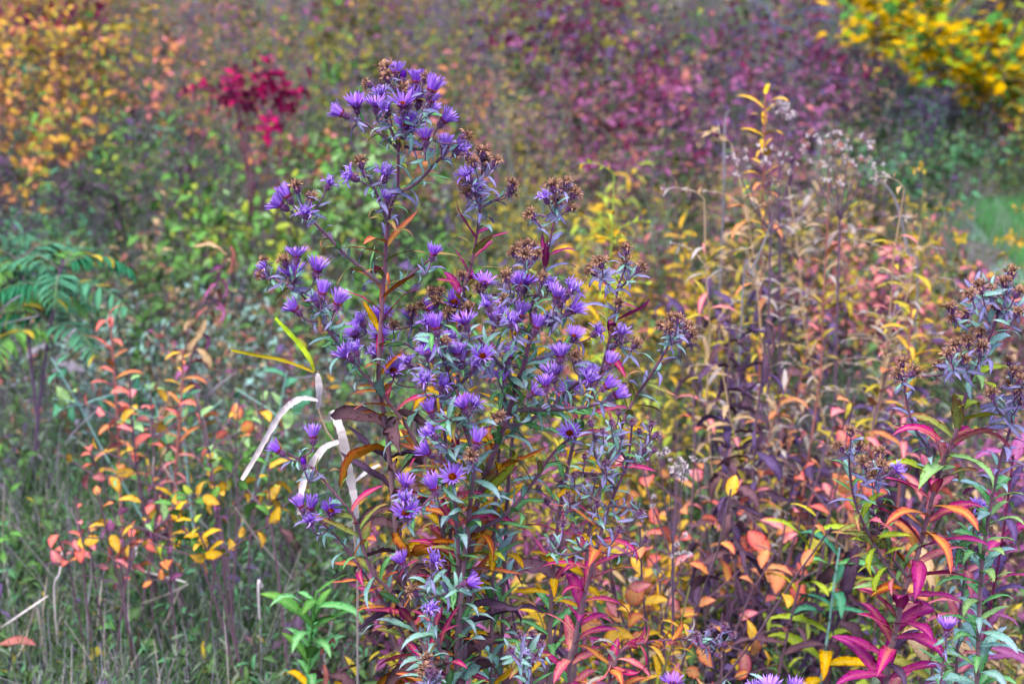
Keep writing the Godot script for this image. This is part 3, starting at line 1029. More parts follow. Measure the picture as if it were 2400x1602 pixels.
# fine weeds that nobody could count, filling the gaps between the plants
var sprigs := {}
func sprig(palette: String, v: int) -> Geo:
	var key := palette + str(v)
	if not sprigs.has(key):
		var r := RandomNumberGenerator.new()
		r.seed = hash(key)
		var g := Geo.new()
		var rec := blank()
		for k in 3:
			var an := r.randf() * TAU
			var path := bent(Vector3.ZERO, Vector3(cos(an) * 0.4, 1, sin(an) * 0.4), r.randf_range(0.6, 1.0) * 0.3, 0.4, 4, r)
			g.tube(path, 0.0012, 0.0006, 3, stem_col("darkbrown"), stem_col(palette))
			if v == 2:
				put_leaves(rec, path, 0.1, 1.0, 13, 0.021, "leaflet", [palette, palette, "drygreen"], -0.2, 0.9, r)
			else:
				put_leaves(rec, path, 0.2, 1.0, 9, 0.032, "leaflet" if v == 0 else "speck", [palette, palette, "moss"], -0.2, 0.9, r)
		g.finish()
		for l in rec.leaves:
			g.add(leaf_geo(l[0], l[1], l[2]), l[3])
		sprigs[key] = g
	return sprigs[key]

func undergrowth(r: RandomNumberGenerator) -> void:
	var near := Geo.new()
	var far := Geo.new()
	for q in 5600:
		var d := 2.2 + 9.0 * pow(r.randf(), 1.5)
		var x := r.randf_range(-0.39, 0.39) * d
		if q >= 4200:
			d = r.randf_range(2.3, 4.4)
			x = r.randf_range(-0.38, -0.1) * d
		var w := Vector3(x, ground_y(x, -d), -d)
		var foot := seen(w)
		if d > 4.8 and d < 6.2 and foot.x > 2150.0:
			continue
		var s := seen(w + Vector3(0, 0.22, 0))
		var best := 0.0
		var hit := []
		for g in REGION:
			var e: float = exp(-pow((s.x - g[0]) / g[2], 2.0) - pow((s.y - g[1]) / g[3], 2.0)) * g[4] * r.randf_range(0.05, 1.0)
			if e > best:
				best = e
				hit = g
		if hit.is_empty():
			continue
		var pl: String = hit[6][r.randi() % hit[6].size()]
		if q >= 4200:
			pl = ["drygreen", "greystraw", "rust", "moss", "sage", "tan"][r.randi() % 6] if foot.y < 1250.0 else ["moss", "drygreen", "deepgreen", "moss"][r.randi() % 4]
		elif r.randf() < 0.35:
			pl = ["moss", "yellowolive", "dusk", "drygreen", "olive"][r.randi() % 5]
		var sc := r.randf_range(0.6, 1.25) * (1.0 if d < 4.0 else 1.25)
		(near if d < 4.0 else far).add(sprig(pl, r.randi() % 3 if q < 4200 else 2), Transform3D(Basis.from_euler(Vector3(r.randf_range(-0.3, 0.3), r.randf() * TAU, r.randf_range(-0.3, 0.3))) * sc, w))
	for o in [[near, "fine mixed weeds under the plants around the asters"], [far, "fine mixed weeds covering the slope between the shrubs"]]:
		var p := part(numbered("undergrowth"), o[0].mesh(mats["leaf"]), self)
		p.set_meta("kind", "stuff")
		p.set_meta("label", o[1])
		p.set_meta("category", "undergrowth")

func build_meadow() -> void:
	var r := RandomNumberGenerator.new()
	r.seed = 99
	# scattered plants, nearest rows first
	var d := 2.35
	var made := 0
	while d < 12.5:
		var step := 0.155 + 0.028 * (d - 2.3)
		var half := 0.36 * d + 0.2
		var x := -half
		while x < half:
			var px := x + r.randf_range(-0.45, 0.45) * step
			var pz := -d + r.randf_range(-0.45, 0.45) * step
			x += step
			var w := Vector3(px, ground_y(px, pz), pz)
			# the mown lawn stays clear
			var foot := seen(w)
			if d > 4.9 and foot.x > 2170.0 and d < 6.15:
				continue
			if d < 3.4 and foot.x < 640.0 and foot.y > 1000.0 and r.randf() < 0.55:
				continue
			var s := seen(w + Vector3(0, 0.36, 0))
			var best := 0.0
			var hit := []
			for g in REGION:
				var e: float = exp(-pow((s.x - g[0]) / g[2], 2.0) - pow((s.y - g[1]) / g[3], 2.0)) * g[4] * r.randf_range(0.15, 1.0)
				if e > best:
					best = e
					hit = g
			if hit.is_empty():
				continue
			var h: float = hit[7] * r.randf_range(0.75, 1.2)
			# nothing may stand in front of the asters
			if d < 2.7:
				h = minf(h, 0.5)
			var pals: Array = hit[6].duplicate()
			var kind: String = hit[5]
			if foot.x < 740.0 and foot.y > 1080.0 and r.randf() < 0.92:
				kind = "forb"
				pals = [["moss", "leafgreen"], ["deepgreen", "moss"], ["sage", "moss"]][r.randi() % 3]
				h = r.randf_range(0.12, 0.24)
			if d > 3.4 and d < 4.95 and foot.x > 2150.0 and r.randf() < 0.9:
				continue
			meadow_plant(kind, pals, r.randi() % 2, w, h, -w.z < 4.3)
			made += 1
		d += step
	print("meadow plants ", made)
	undergrowth(r)
	grass_stuff("green_grass", "fine green grass growing under the meadow plants", "moss", 3600, 0.24, r, func(p, dd, k): return p.x < 2250.0 or k < 0.5)
	grass_stuff("dry_grass", "tangled grey grass lying between the meadow plants", "greystraw", 3000, 0.30, r, func(p, dd, k): return p.x < 900.0 or k < 0.3)
	grass_stuff("straw_grass", "grey straw grass bent over in the meadow", "greystraw", 500, 0.32, r, func(p, dd, k): return p.x < 800.0 or k < 0.1)
	grass_stuff("arching_straw", "long pale straw arching over in front of the green grass", "straw", 60, 0.40, r, func(p, dd, k): return p.x < 560.0 and dd < 3.3, 0.8)
	grass_stuff("long_grass", "long green grass blades growing under the straw", "moss", 1500, 0.32, r, func(p, dd, k): return p.x < 760.0 and dd < 3.6, 0.9)
	grass_stuff("lying_grass", "grey-green wiry grass lying crosswise beside the asters", "drygreen", 1700, 0.30, r, func(p, dd, k): return p.x < 760.0 and dd < 4.5, 3.0)
	grass_stuff("lying_straw", "pale wiry straw lying crosswise beside the asters", "straw", 520, 0.32, r, func(p, dd, k): return p.x < 760.0 and dd < 4.5, 3.0)

# one upright stem with a ladder of leaves, youngest at the top
func spike(h: float, n_leaf: int, leaf: float, style: String, pals_top: Array, pals_low: Array, wood: String, t0: float, r: RandomNumberGenerator) -> Dictionary:
	var rec := blank()
	var path := bent(Vector3.ZERO, Vector3(r.randf_range(-0.03, 0.03), 1, r.randf_range(-0.03, 0.03)), h, 0.0, 9, r, 0.04)
	rec.stem.tube(path, 0.0034, 0.0018, 6, stem_col(wood), stem_col(wood))
	var cut := int(n_leaf * 0.6)
	put_leaves(rec, path, lerpf(t0, 1.0, 0.4), 1.0, cut, leaf, style, pals_top, 0.15, 0.8, r)
	put_leaves(rec, path, t0, lerpf(t0, 1.0, 0.4), n_leaf - cut, leaf * 1.05, style, pals_low, -0.1, 0.5, r)
	return rec

# fluffy white seed puffs on a branched dry stem
func fluff_plant(label: String, puffs: Array, dist: float, px0: float, puff_size: float) -> void:
	var w := at(px0, 800.0, dist)
	var base := Vector3(w.x, ground_y(w.x, w.z), w.z)
	var plant := thing("fluffy_seed_plant", label, "wild plant", base, "plants with white fluffy seeds")
	var mid := Vector3.ZERO
	var ps := []
	for q in puffs:
		var p := at(q[0], q[1], dist + rng.randf_range(-0.08, 0.08)) - base
		ps.append(p)
		mid += p
	mid /= ps.size()
	var fork := Vector3(mid.x * 0.9, mid.y - 0.13, mid.z)
	var g := Geo.new()
	g.tube([Vector3.ZERO, fork * 0.5 + Vector3(0.01, 0, 0.01), fork], 0.003, 0.002, 5, stem_col("brown"), stem_col("darkbrown"))
	part("stem", g.mesh(mats["stem"]), plant, Transform3D.IDENTITY, 0)
	var r := RandomNumberGenerator.new()
	r.seed = int(px0)
	for k in ps.size():
		var tg := Geo.new()
		tg.tube([fork, fork.lerp(ps[k], 0.5) - Vector3(0, 0.015, 0), ps[k]], 0.0011, 0.0007, 4, stem_col("darkbrown"), stem_col("brown"))
		part("twig", tg.mesh(mats["stem"]), plant, Transform3D.IDENTITY, k)
		for j in 3:
			part("seed_puff", puff_mesh((k + j) % 4), plant, Transform3D(Basis.from_euler(Vector3(r.randf() * 6.0, r.randf() * 6.0, 0)) * puff_size * r.randf_range(0.7, 1.2), ps[k] + Vector3(r.randf_range(-1, 1), r.randf_range(-1, 1), r.randf_range(-1, 1)) * 0.012), k * 3 + j)

func puff_mesh(v: int) -> ArrayMesh:
	var key := "puff" + str(v)
	if not head_meshes.has(key):
		var r := RandomNumberGenerator.new()
		r.seed = 400 + v
		var g := Geo.new()
		for i in 34:
			var l0 := acos(r.randf_range(-1.0, 1.0))
			curve_strip(g, r.randf() * TAU, l0, l0 + r.randf_range(-0.5, 0.5), r.randf_range(0.6, 1.0), 0.22, 0.02, col(170, 150, 140), col(232, 226, 224), 3, 1.0, 0.2)
		head_meshes[key] = g.mesh(mats["dry"])
	return head_meshes[key]

func build_features() -> void:
	var r := RandomNumberGenerator.new()
	r.seed = 31
	var h := 0.0
	# dried reed: bleached curling blades, two still yellow-green
	var base := at(835, 1500, 1.92)
	base.y = ground_y(base.x, base.z)
	var reed := thing("reed_grass", "bleached white reed with arching ribbon blades beside the asters", "grass", base)
	var k := 0
	for b in [
		[[[566, 1124, 1.86], [596, 1073, 1.87], [624, 1022, 1.88], [652, 975, 1.89], [679, 947, 1.9], [709, 933, 1.91], [745, 938, 1.92]], 0.0046, "bleached"],
		[[[744, 958, 1.93], [746, 915, 1.92], [745, 875, 1.92]], 0.005, "bleached"],
		[[[770, 985, 1.93], [780, 968, 1.92], [796, 998, 1.91], [805, 1030, 1.91], [816, 1094, 1.92], [824, 1137, 1.93], [832, 1180, 1.93], [836, 1215, 1.935]], 0.0064, "bleached"],
		[[[700, 1205, 1.88], [703, 1167, 1.88], [707, 1137, 1.89], [718, 1105, 1.9], [740, 1072, 1.9], [762, 1047, 1.91], [795, 1035, 1.92]], 0.0056, "bleached"],
		[[[890, 1088, 1.96], [860, 1105, 1.95], [828, 1130, 1.94]], 0.0026, "bleached"],
		[[[645, 745, 1.96], [668, 769, 1.95], [702, 806, 1.94], [725, 840, 1.93], [736, 870, 1.93]], 0.0034, "lime"],
		[[[541, 820, 1.9], [593, 830, 1.91], [664, 844, 1.92], [735, 872, 1.93]], 0.0026, "yellowolive"],
	]:
		part("blade", blade_mesh(b[0], b[1], b[2], base, false), reed, Transform3D.IDENTITY, k)
		k += 1
	var g := Geo.new()
	var line := []
	for q in [[745, 868], [746, 960], [765, 1010], [795, 1050], [822, 1140], [838, 1350], [838, 1602]]:
		line.append(at(q[0], q[1], 1.935) - base)
	line.append(Vector3(0, -0.01, 0))
	g.tube(line, 0.0010, 0.0017, 6, stem_col("tan"), stem_col("greystraw"))
	part("stem", g.mesh(mats["stem"]), reed, Transform3D.IDENTITY, 0)
	# tall thin straws: [column, row] from tip to foot
	for q in [[208, 1210, 204, 1480], [238, 1357, 221, 1580], [174, 1306, 160, 1545], [109, 1350, 102, 1521], [146, 1272, 126, 1408], [136, 1374, 116, 1602], [82, 1408, 20, 1600], [95, 1384, 102, 1476], [187, 1258, 112, 1395], [112, 1395, 0, 1470], [422, 1170, 592, 1364], [293, 1327, 436, 1364], [334, 1412, 442, 1367], [534, 1517, 456, 1602], [360, 1069, 355, 1140], [420, 1380, 380, 1500], [300, 1230, 318, 1300], [318, 1300, 300, 1325], [252, 1310, 235, 1370], [610, 1360, 605, 1392], [380, 1085, 440, 1180], [545, 1180, 690, 1360], [40, 1500, 90, 1440], [640, 1460, 560, 1570], [555, 870, 480, 930], [640, 890, 740, 880], [240, 950, 150, 1040], [0, 760, 90, 740], [0, 730, 50, 690], [340, 780, 400, 830]]:
		var dd := 2.45 + r.randf_range(0.0, 0.25) + maxf(0.0, 1200.0 - q[1]) * 0.0013
		blade_thing("dry_straw", "thin pale dry straw sticking out of the grass beside the asters", "straw", [[q[0], q[1], dd], [(q[0] + q[2]) * 0.5 + r.randf_range(-8, 8), (q[1] + q[3]) * 0.5, dd], [q[2], q[3], dd + r.randf_range(-0.05, 0.05)]], r.randf_range(0.0013, 0.0022), pick(["straw", "straw", "greystraw", "bleached"]), "dry straws in the tangled grass", q[3] > 1380 and absf(q[0] - q[2]) < 70)
	# leafy plants told apart
	feature(spike(top_height(685, 1385, 2.12), 34, 0.082, "long", ["green", "leafgreen", "green"], ["green", "leafgreen", "yellow"], "leafgreen", 0.5, r), "young_goldenrod", "fresh green leafy shoot low beside the reed foot", "wild plant", 645, 2.12)
	feature(shrub(top_height(350, 850, 2.75), 0.14, 56, 0.034, ["pink", "coral", "gold", "palegreen"], "brown", r, "oval", 0.84), "low_shrub", "low shrub with red and orange oval leaves in grey grass", "shrub", 340, 2.75)
	feature(shrub(top_height(480, 920, 2.65), 0.14, 56, 0.036, ["orange", "coral", "gold", "palegreen"], "brown", r, "oval", 0.84), "low_shrub", "low shrub with large orange leaves next to the reed", "shrub", 480, 2.65)
	feature(shrub(top_height(440, 770, 2.95), 0.13, 50, 0.046, ["palegreen", "teal"], "sage", r, "oval", 0.84), "low_shrub", "low shrub with broad mint green leaves above the orange shrub", "shrub", 440, 2.95)
	feature(spike(top_height(245, 725, 2.9), 22, 0.06, "lance", ["orange", "coral"], ["peach", "gold"], "rust", 0.5, r), "meadow_herb", "single orange leafy spike rising from grey grass", "wild plant", 245, 2.9)
	feature(spike(top_height(335, 810, 2.8), 26, 0.045, "lance", ["gold", "orange"], ["yellow", "pink"], "rust", 0.5, r), "meadow_herb", "golden leafy spike beside the red-leaved shrub", "wild plant", 335, 2.8)
	feature(shrub(top_height(210, 1130, 2.5), 0.09, 50, 0.03, ["coral", "pink", "orange"], "brown", r, "oval", 0.84), "low_shrub", "low shrub with coral leaves over the dry straws", "shrub", 205, 2.5)
	feature(shrub(top_height(330, 1110, 2.5), 0.11, 50, 0.03, ["gold", "orange", "mauve"], "brown", r, "oval", 0.84), "low_shrub", "low shrub with golden and mauve leaves over the straws", "shrub", 350, 2.5)
	feature(shrub(top_height(560, 1040, 2.4), 0.15, 90, 0.034, ["yellow", "gold", "leafgreen", "lime"], "brown", r, "oval", 0.84), "low_shrub", "low shrub with yellow leaves behind the white reed", "shrub", 570, 2.4)
	feature(frond_plant(16, top_height(20, 640, 3.2), 0.2, 0.055, ["teal", "pine", "leafgreen", "teal"], r), "sumac", "sumac with drooping blue-green fronds by the dark gap", "shrub", 20, 3.3)
	feature(frond_plant(12, top_height(70, 600, 3.5), 0.2, 0.052, ["leafgreen", "pine", "teal"], r), "sumac", "small sumac with leaf green fronds above the straw tangle", "shrub", 70, 3.5)
	feature(dead_stalk(top_height(300, 520, 3.0), 46, 0.06, ["rust", "tan", "mauve"], r), "dried_stalk", "tall dried stalk with drooping pinkish brown leaves", "dead plant", 300, 3.0)
	feature(panicle(top_height(520, 620, 3.1), ["rust", "mauve", "tan"], "brown", r), "seed_plume", "arching reddish brown plume above the mint leaves", "wild plant", 490, 3.1)
	feature(shrub(top_height(620, 120, 5.4), 0.2, 260, 0.046, ["crimson", "maroon", "crimson"], "maroon", r, "oval", 0.88), "crimson_shrub", "crimson shrub standing alone on the slope behind the aster tip", "shrub", 630, 5.4)
	feature(shrub(top_height(230, -20, 8.0), 0.3, 160, 0.07, ["maroon", "crimson"], "maroon", r, "oval", 0.6), "crimson_shrub", "dark maroon shrub high on the slope among orange leaves", "shrub", 230, 8.0)
	feature(forb(top_height(1400, 420, 2.9), 40, 0.05, ["lime", "yellow"], ["lime", "yellow"], "lime", r), "goldenrod", "lime yellow goldenrod behind the purple aster tips", "wild plant", 1400, 2.9)
	feature(spike(top_height(1790, 205, 3.0), 26, 0.055, "lance", ["gold", "yellow"], ["gold", "peach"], "rust", 0.75, r), "goldenrod", "yellow-topped goldenrod beside a white seed tuft", "wild plant", 1780, 3.0)
	feature(forb(top_height(1900, 350, 2.75), 60, 0.055, ["straw", "peach", "yellowolive", "tan"], ["tan", "straw"], "tan", r), "pale_herb", "pale straw and pink leaved herb under the white seed puffs", "wild plant", 1890, 2.8)
	feature(forb(top_height(1860, 430, 2.7), 60, 0.055, ["yellowolive", "straw", "peach", "tan"], ["straw"], "rust", r), "pale_herb", "pale yellow leaved herb with a rusty stem", "wild plant", 1860, 2.75)
	for q in [[1800, 430, 2.72], [1960, 400, 2.8], [2040, 440, 2.85], [1990, 520, 2.7]]:
		feature(forb(top_height(q[0], q[1], q[2]), 46, 0.052, ["straw", "tan", "pink", "yellowolive", "yellowolive"], ["straw", "tan"], "tan", r), "pale_herb", "bushy pale tan herb in the thicket under the white puffs", "wild plant", q[0], q[2], true, "pale tan herbs under the white puffs")
	feature(forb(top_height(2140, 350, 3.8), 40, 0.05, ["yellowolive", "olive"], ["yellowolive", "gold"], "olive", r), "goldenrod", "feathery yellow-olive goldenrod close to the lawn", "wild plant", 2150, 3.8)
	feature(forb(top_height(2260, 400, 4.1), 40, 0.05, ["yellowolive", "gold"], ["yellowolive", "gold"], "olive", r), "goldenrod", "narrow golden goldenrod at the lawn edge", "wild plant", 2230, 4.1)
	feature(shrub(top_height(1950, 850, 2.6), 0.13, 60, 0.045, ["coral", "pink", "coral", "peach"], "brown", r, "oval", 0.62), "low_shrub", "low shrub with bright coral pink leaves near the tall aster", "shrub", 1950, 2.6)
	feature(shrub(top_height(1740, 970, 2.5), 0.16, 64, 0.045, ["coral", "pink", "coral", "peach"], "brown", r, "oval", 0.62), "low_shrub", "low shrub with coral orange leaves among dark stalks", "shrub", 1735, 2.5)
	feature(shrub(top_height(1570, 1080, 2.25), 0.14, 70, 0.04, ["peach", "gold", "orange", "pink"], "brown", r, "oval", 0.62), "low_shrub", "low shrub with peach leaves beside the spent asters", "shrub", 1570, 2.25)
	feature(spike(top_height(2130, 700, 2.7), 26, 0.06, "lance", ["gold", "yellow"], ["peach", "pink"], "rust", 0.6, r), "meadow_herb", "golden narrow-leaved herb among mauve herbs", "wild plant", 2120, 2.7)
	feature(spike(top_height(1770, 1190, 2.15), 10, 0.085, "long", ["lime", "yellowolive"], ["brown", "darkbrown"], "brown", 0.6, r), "meadow_herb", "herb with a few long lime green leaves among dark stalks", "wild plant", 1780, 2.15)
	feature(spike(top_height(1960, 1260, 2.2), 14, 0.085, "long", ["green", "teal"], ["yellow", "lime"], "sage", 0.6, r), "meadow_herb", "herb with drooping fresh green leaves near the red asters", "wild plant", 1955, 2.2)
	feature(spike(top_height(2340, 1060, 2.0), 40, 0.075, "long", ["wine", "mauve", "dusk"], ["mauve", "tan", "straw"], "maroon", 0.4, r), "meadow_herb", "tall herb with wine red and tan leaves behind the red asters", "wild plant", 2360, 2.0)
	feature(spike(top_height(2290, 1350, 2.0), 30, 0.07, "long", ["tan", "olive"], ["tan", "straw"], "brown", 0.5, r), "meadow_herb", "herb with tan drooping leaves behind the red asters", "wild plant", 2290, 2.0)
	feature(forb(top_height(1420, 1330, 2.05), 50, 0.045, ["yellow", "lime", "gold"], [], "olive", r), "meadow_herb", "herb with many small yellow leaves behind the red-leaved aster", "wild plant", 1450, 2.05)
	feature(forb(top_height(1290, 1290, 2.1), 46, 0.045, ["yellow", "gold", "mauve"], [], "olive", r), "meadow_herb", "herb with small yellow and mauve leaves behind the hairy stem", "wild plant", 1270, 2.1)
	feature(dead_stalk(top_height(1225, 1000, 1.95), 30, 0.07, ["brown", "darkbrown"], r), "dried_stalk", "dark dried stalk with rolled leaves between the aster stems", "dead plant", 1222, 1.95)
	feature(dead_stalk(top_height(1760, 620, 2.55), 34, 0.07, ["darkbrown", "dusk", "brown"], r), "dried_stalk", "tall blackened stalk with hanging leaves next to the pale herb", "dead plant", 1745, 2.55)
	feature(dead_stalk(top_height(1840, 900, 2.4), 30, 0.08, ["darkbrown", "brown"], r), "dried_stalk", "blackish stalk with hanging leaves beside the coral shrub", "dead plant", 1850, 2.4)
	feature(dead_stalk(top_height(800, 1380, 2.2), 26, 0.06, ["brown", "rust"], r), "dried_stalk", "short brown dried stalk beside the green shoot", "dead plant", 800, 2.2)
	# white fluffy seeds
	fluff_plant("dry stem with a wide row of small white puffs", [[1885, 345], [1905, 330], [1925, 322], [1950, 318], [1975, 325], [1900, 365], [1935, 345], [1990, 345], [1960, 350], [1985, 370], [2010, 372], [2030, 320], [2045, 335], [2035, 380], [2060, 400], [2070, 415]], 2.85, 1960, 0.0062)
	fluff_plant("dry stem with two loose groups of white puffs", [[1720, 375], [1735, 365], [1745, 380], [1730, 395], [1790, 355], [1810, 345], [1830, 355], [1840, 370], [1800, 370], [1855, 395], [1960, 440], [1940, 430]], 2.85, 1800, 0.006)
	fluff_plant("dry stem with one white tuft beside the yellow goldenrod", [[1815, 240], [1825, 250], [1840, 258], [1855, 262], [1830, 240]], 3.0, 1835, 0.009)
	fluff_plant("low dry stem with white puffs in the peach leaves", [[1585, 1080], [1600, 1095], [1570, 1100], [1610, 1075], [1590, 1110], [1545, 1065]], 2.15, 1590, 0.007)
	fluff_plant("low dry stem with white puffs under the peach leaves", [[1580, 1290], [1600, 1305], [1590, 1275], [1530, 1175], [1500, 1370]], 2.15, 1580, 0.006)
	blade_thing("dry_stalk", "bent grey stalk leaning over by the white puffs", "straw", [[2062, 420, 2.9], [2090, 450, 2.9], [2110, 500, 2.9], [2128, 590, 2.9], [2150, 700, 2.9]], 0.0026, "greystraw", "", true)
	blade_thing("dry_stalk", "upright thin grey stalk in front of the mauve shrubs", "straw", [[1712, 255, 3.6], [1700, 280, 3.6], [1697, 380, 3.6], [1695, 480, 3.6]], 0.0028, "greystraw", "", true)
	blade_thing("dry_stalk", "slanting grey stalk beside the blackened stalk", "straw", [[1808, 520, 2.7], [1790, 570, 2.7], [1760, 640, 2.7], [1740, 700, 2.7]], 0.002, "greystraw", "", true)
	# big fallen leaf in the grass
	var dl := part("fallen_leaf", leaf_geo("oval", "rust", 1).mesh(mats["leaf"]), self, leaf_xf(at(-5, 1510, 2.45), Vector3(1, 0.05, 0.2), Vector3.UP, 0.075))
	tag(dl, "curled rust brown fallen leaf on the straws", "leaf")
	# mown lawn on the rise
	var lawn := Geo.new()
	for j in 13:
		for i in 13:
			var d := lerpf(4.9, 6.3, j / 12.0)
			var x := lerpf(1.75, 6.0, i / 12.0) + 0.08 * sin(j * 1.3)
			lawn.vert(Vector3(x, ground_y(x, -d) + 0.012, -d), Color(0.035, 0.10, 0.045))
	for j in 12:
		for i in 12:
			lawn.quad(j * 13 + i, j * 13 + 13 + i, j * 13 + 14 + i, j * 13 + i + 1)
	var lm := StandardMaterial3D.new()
	lm.vertex_color_use_as_albedo = true
	lm.roughness = 0.9
	part("lawn", lawn.mesh(lm), self, Transform3D.IDENTITY, 0).set_meta("kind", "structure")
	var lr := RandomNumberGenerator.new()
	lr.seed = 8
	var blades := Geo.new()
	for q in 26000:
		var d := lr.randf_range(4.95, 6.25)
		var x := lr.randf_range(1.8, 0.36 * d + 0.4)
		var p := Vector3(x, ground_y(x, -d) + 0.01, -d)
		var an := lr.randf() * TAU
		var sd := Vector3(cos(an), 0, sin(an)) * 0.002
		var c := pal("green", lr.randf(), 0.5, lr.randf_range(0.75, 1.1))
		var i0 := blades.vert(p - sd, c)
		blades.vert(p + Vector3(lr.randf_range(-0.02, 0.02), lr.randf_range(0.03, 0.055), lr.randf_range(-0.02, 0.02)), c)
		blades.vert(p + sd, c)
		blades.tri(i0, i0 + 1, i0 + 2)
	var lg := part("lawn_grass", blades.mesh(mats["blade"]), self, Transform3D.IDENTITY, 0)
	lg.set_meta("kind", "stuff")
	lg.set_meta("label", "short mown bright green lawn grass")
	lg.set_meta("category", "grass")

func maple_leaf(v: int, palette: String) -> ArrayMesh:
	var key := "maple" + str(v) + palette
	if not head_meshes.has(key):
		head_meshes[key] = maple_geo(v, palette).mesh(mats["leaf"])
	return head_meshes[key]

var maple_cache := {}
func maple_geo(v: int, palette: String) -> Geo:
	var key := str(v) + palette
	if maple_cache.has(key):
		return maple_cache[key]
	var r := RandomNumberGenerator.new()
	r.seed = 70 + v
	var g := Geo.new()
	var c := g.vert(Vector3(0, 0, 0.35), pal(palette, 0.2, 0.3, 1.0), Vector2(0.5, 0.4))
	var rim := [[0.0, 0.0], [0.3, 0.02], [0.42, 0.2], [0.25, 0.26], [0.52, 0.55], [0.24, 0.52], [0.0, 1.0], [-0.24, 0.52], [-0.52, 0.55], [-0.25, 0.26], [-0.42, 0.2], [-0.3, 0.02]]
	var ids := []
	for q in rim:
		var far := absf(q[0]) + absf(q[1] - 0.35)
		ids.append(g.vert(Vector3(q[0] * r.randf_range(0.9, 1.1), -0.25 * far * far + r.randf_range(-0.04, 0.04), q[1]), pal(palette, clampf(q[1], 0.0, 1.0), 0.8, r.randf_range(0.88, 1.08)), Vector2(q[0] + 0.5, q[1])))
	for i in ids.size():
		g.tri(c, ids[i], ids[(i + 1) % ids.size()])
	maple_cache[key] = g
	return g

# a tree: trunk and limbs along given points, leaves in clumps about the limb ends
func tree(n: String, label: String, foot: Vector3, trunk_h: float, trunk_r: float, limbs: Array, pals: Array, leaf: float, per_clump: int, spread: float, r: RandomNumberGenerator, bark: Color, n_split: int) -> void:
	var t := thing(n, label, "tree", foot)
	var tr := bent(Vector3(0, -0.1, 0), Vector3(r.randf_range(-0.08, 0.08), 1, 0), trunk_h, 0.0, 8, r)
	var g := Geo.new()
	g.tube(tr, trunk_r, trunk_r * 0.4, 12, bark, bark)
	part("trunk", g.mesh(mats["stem"]), t, Transform3D.IDENTITY, 0)
	var crown := Geo.new()
	var k := 0
	var list := []
	var nl := 0
	for l in limbs:
		var end: Vector3 = l - foot
		var a: Vector3 = tr[clampi(int((end.y - 0.3) / trunk_h * 8.0), 2, 8)]
		var mid := a.lerp(end, 0.55) + Vector3(0, 0.25, 0)
		var lg := Geo.new()
		lg.tube(smooth_path([a, mid, end], 5), trunk_r * 0.22, 0.006, 6, bark, bark)
		part("limb", lg.mesh(mats["stem"]), t, Transform3D.IDENTITY, nl)
		nl += 1
		for i in per_clump:
			var p := end + Vector3(r.randfn(0, 1), r.randfn(0, 0.45), r.randfn(0, 1)) * spread
			var out := Vector3(r.randf_range(-1, 1), r.randf_range(-0.7, 0.15), r.randf_range(-0.6, 1.0))
			list.append([r.randi() % 4, pals[r.randi() % pals.size()], leaf_xf(p, out, Vector3(r.randf_range(-0.4, 0.4), 1, r.randf_range(-0.2, 0.6)), leaf * r.randf_range(0.7, 1.2))])
	list.sort_custom(func(a, b): return a[2].origin.z > b[2].origin.z)
	for q in list:
		if k < n_split:
			part("leaf", maple_leaf(q[0], q[1]), t, q[2], k)
		else:
			crown.add(maple_geo(q[0], q[1]), q[2])
		k += 1
	if crown.v.size() > 0:
		part("crown", crown.mesh(mats["leaf"]), t, Transform3D.IDENTITY, 0).set_meta("kind", "stuff")

func on_ground(px: float, dist: float) -> Vector3:
	var w := at(px, 500.0, dist)
	return Vector3(w.x, ground_y(w.x, w.z), w.z)

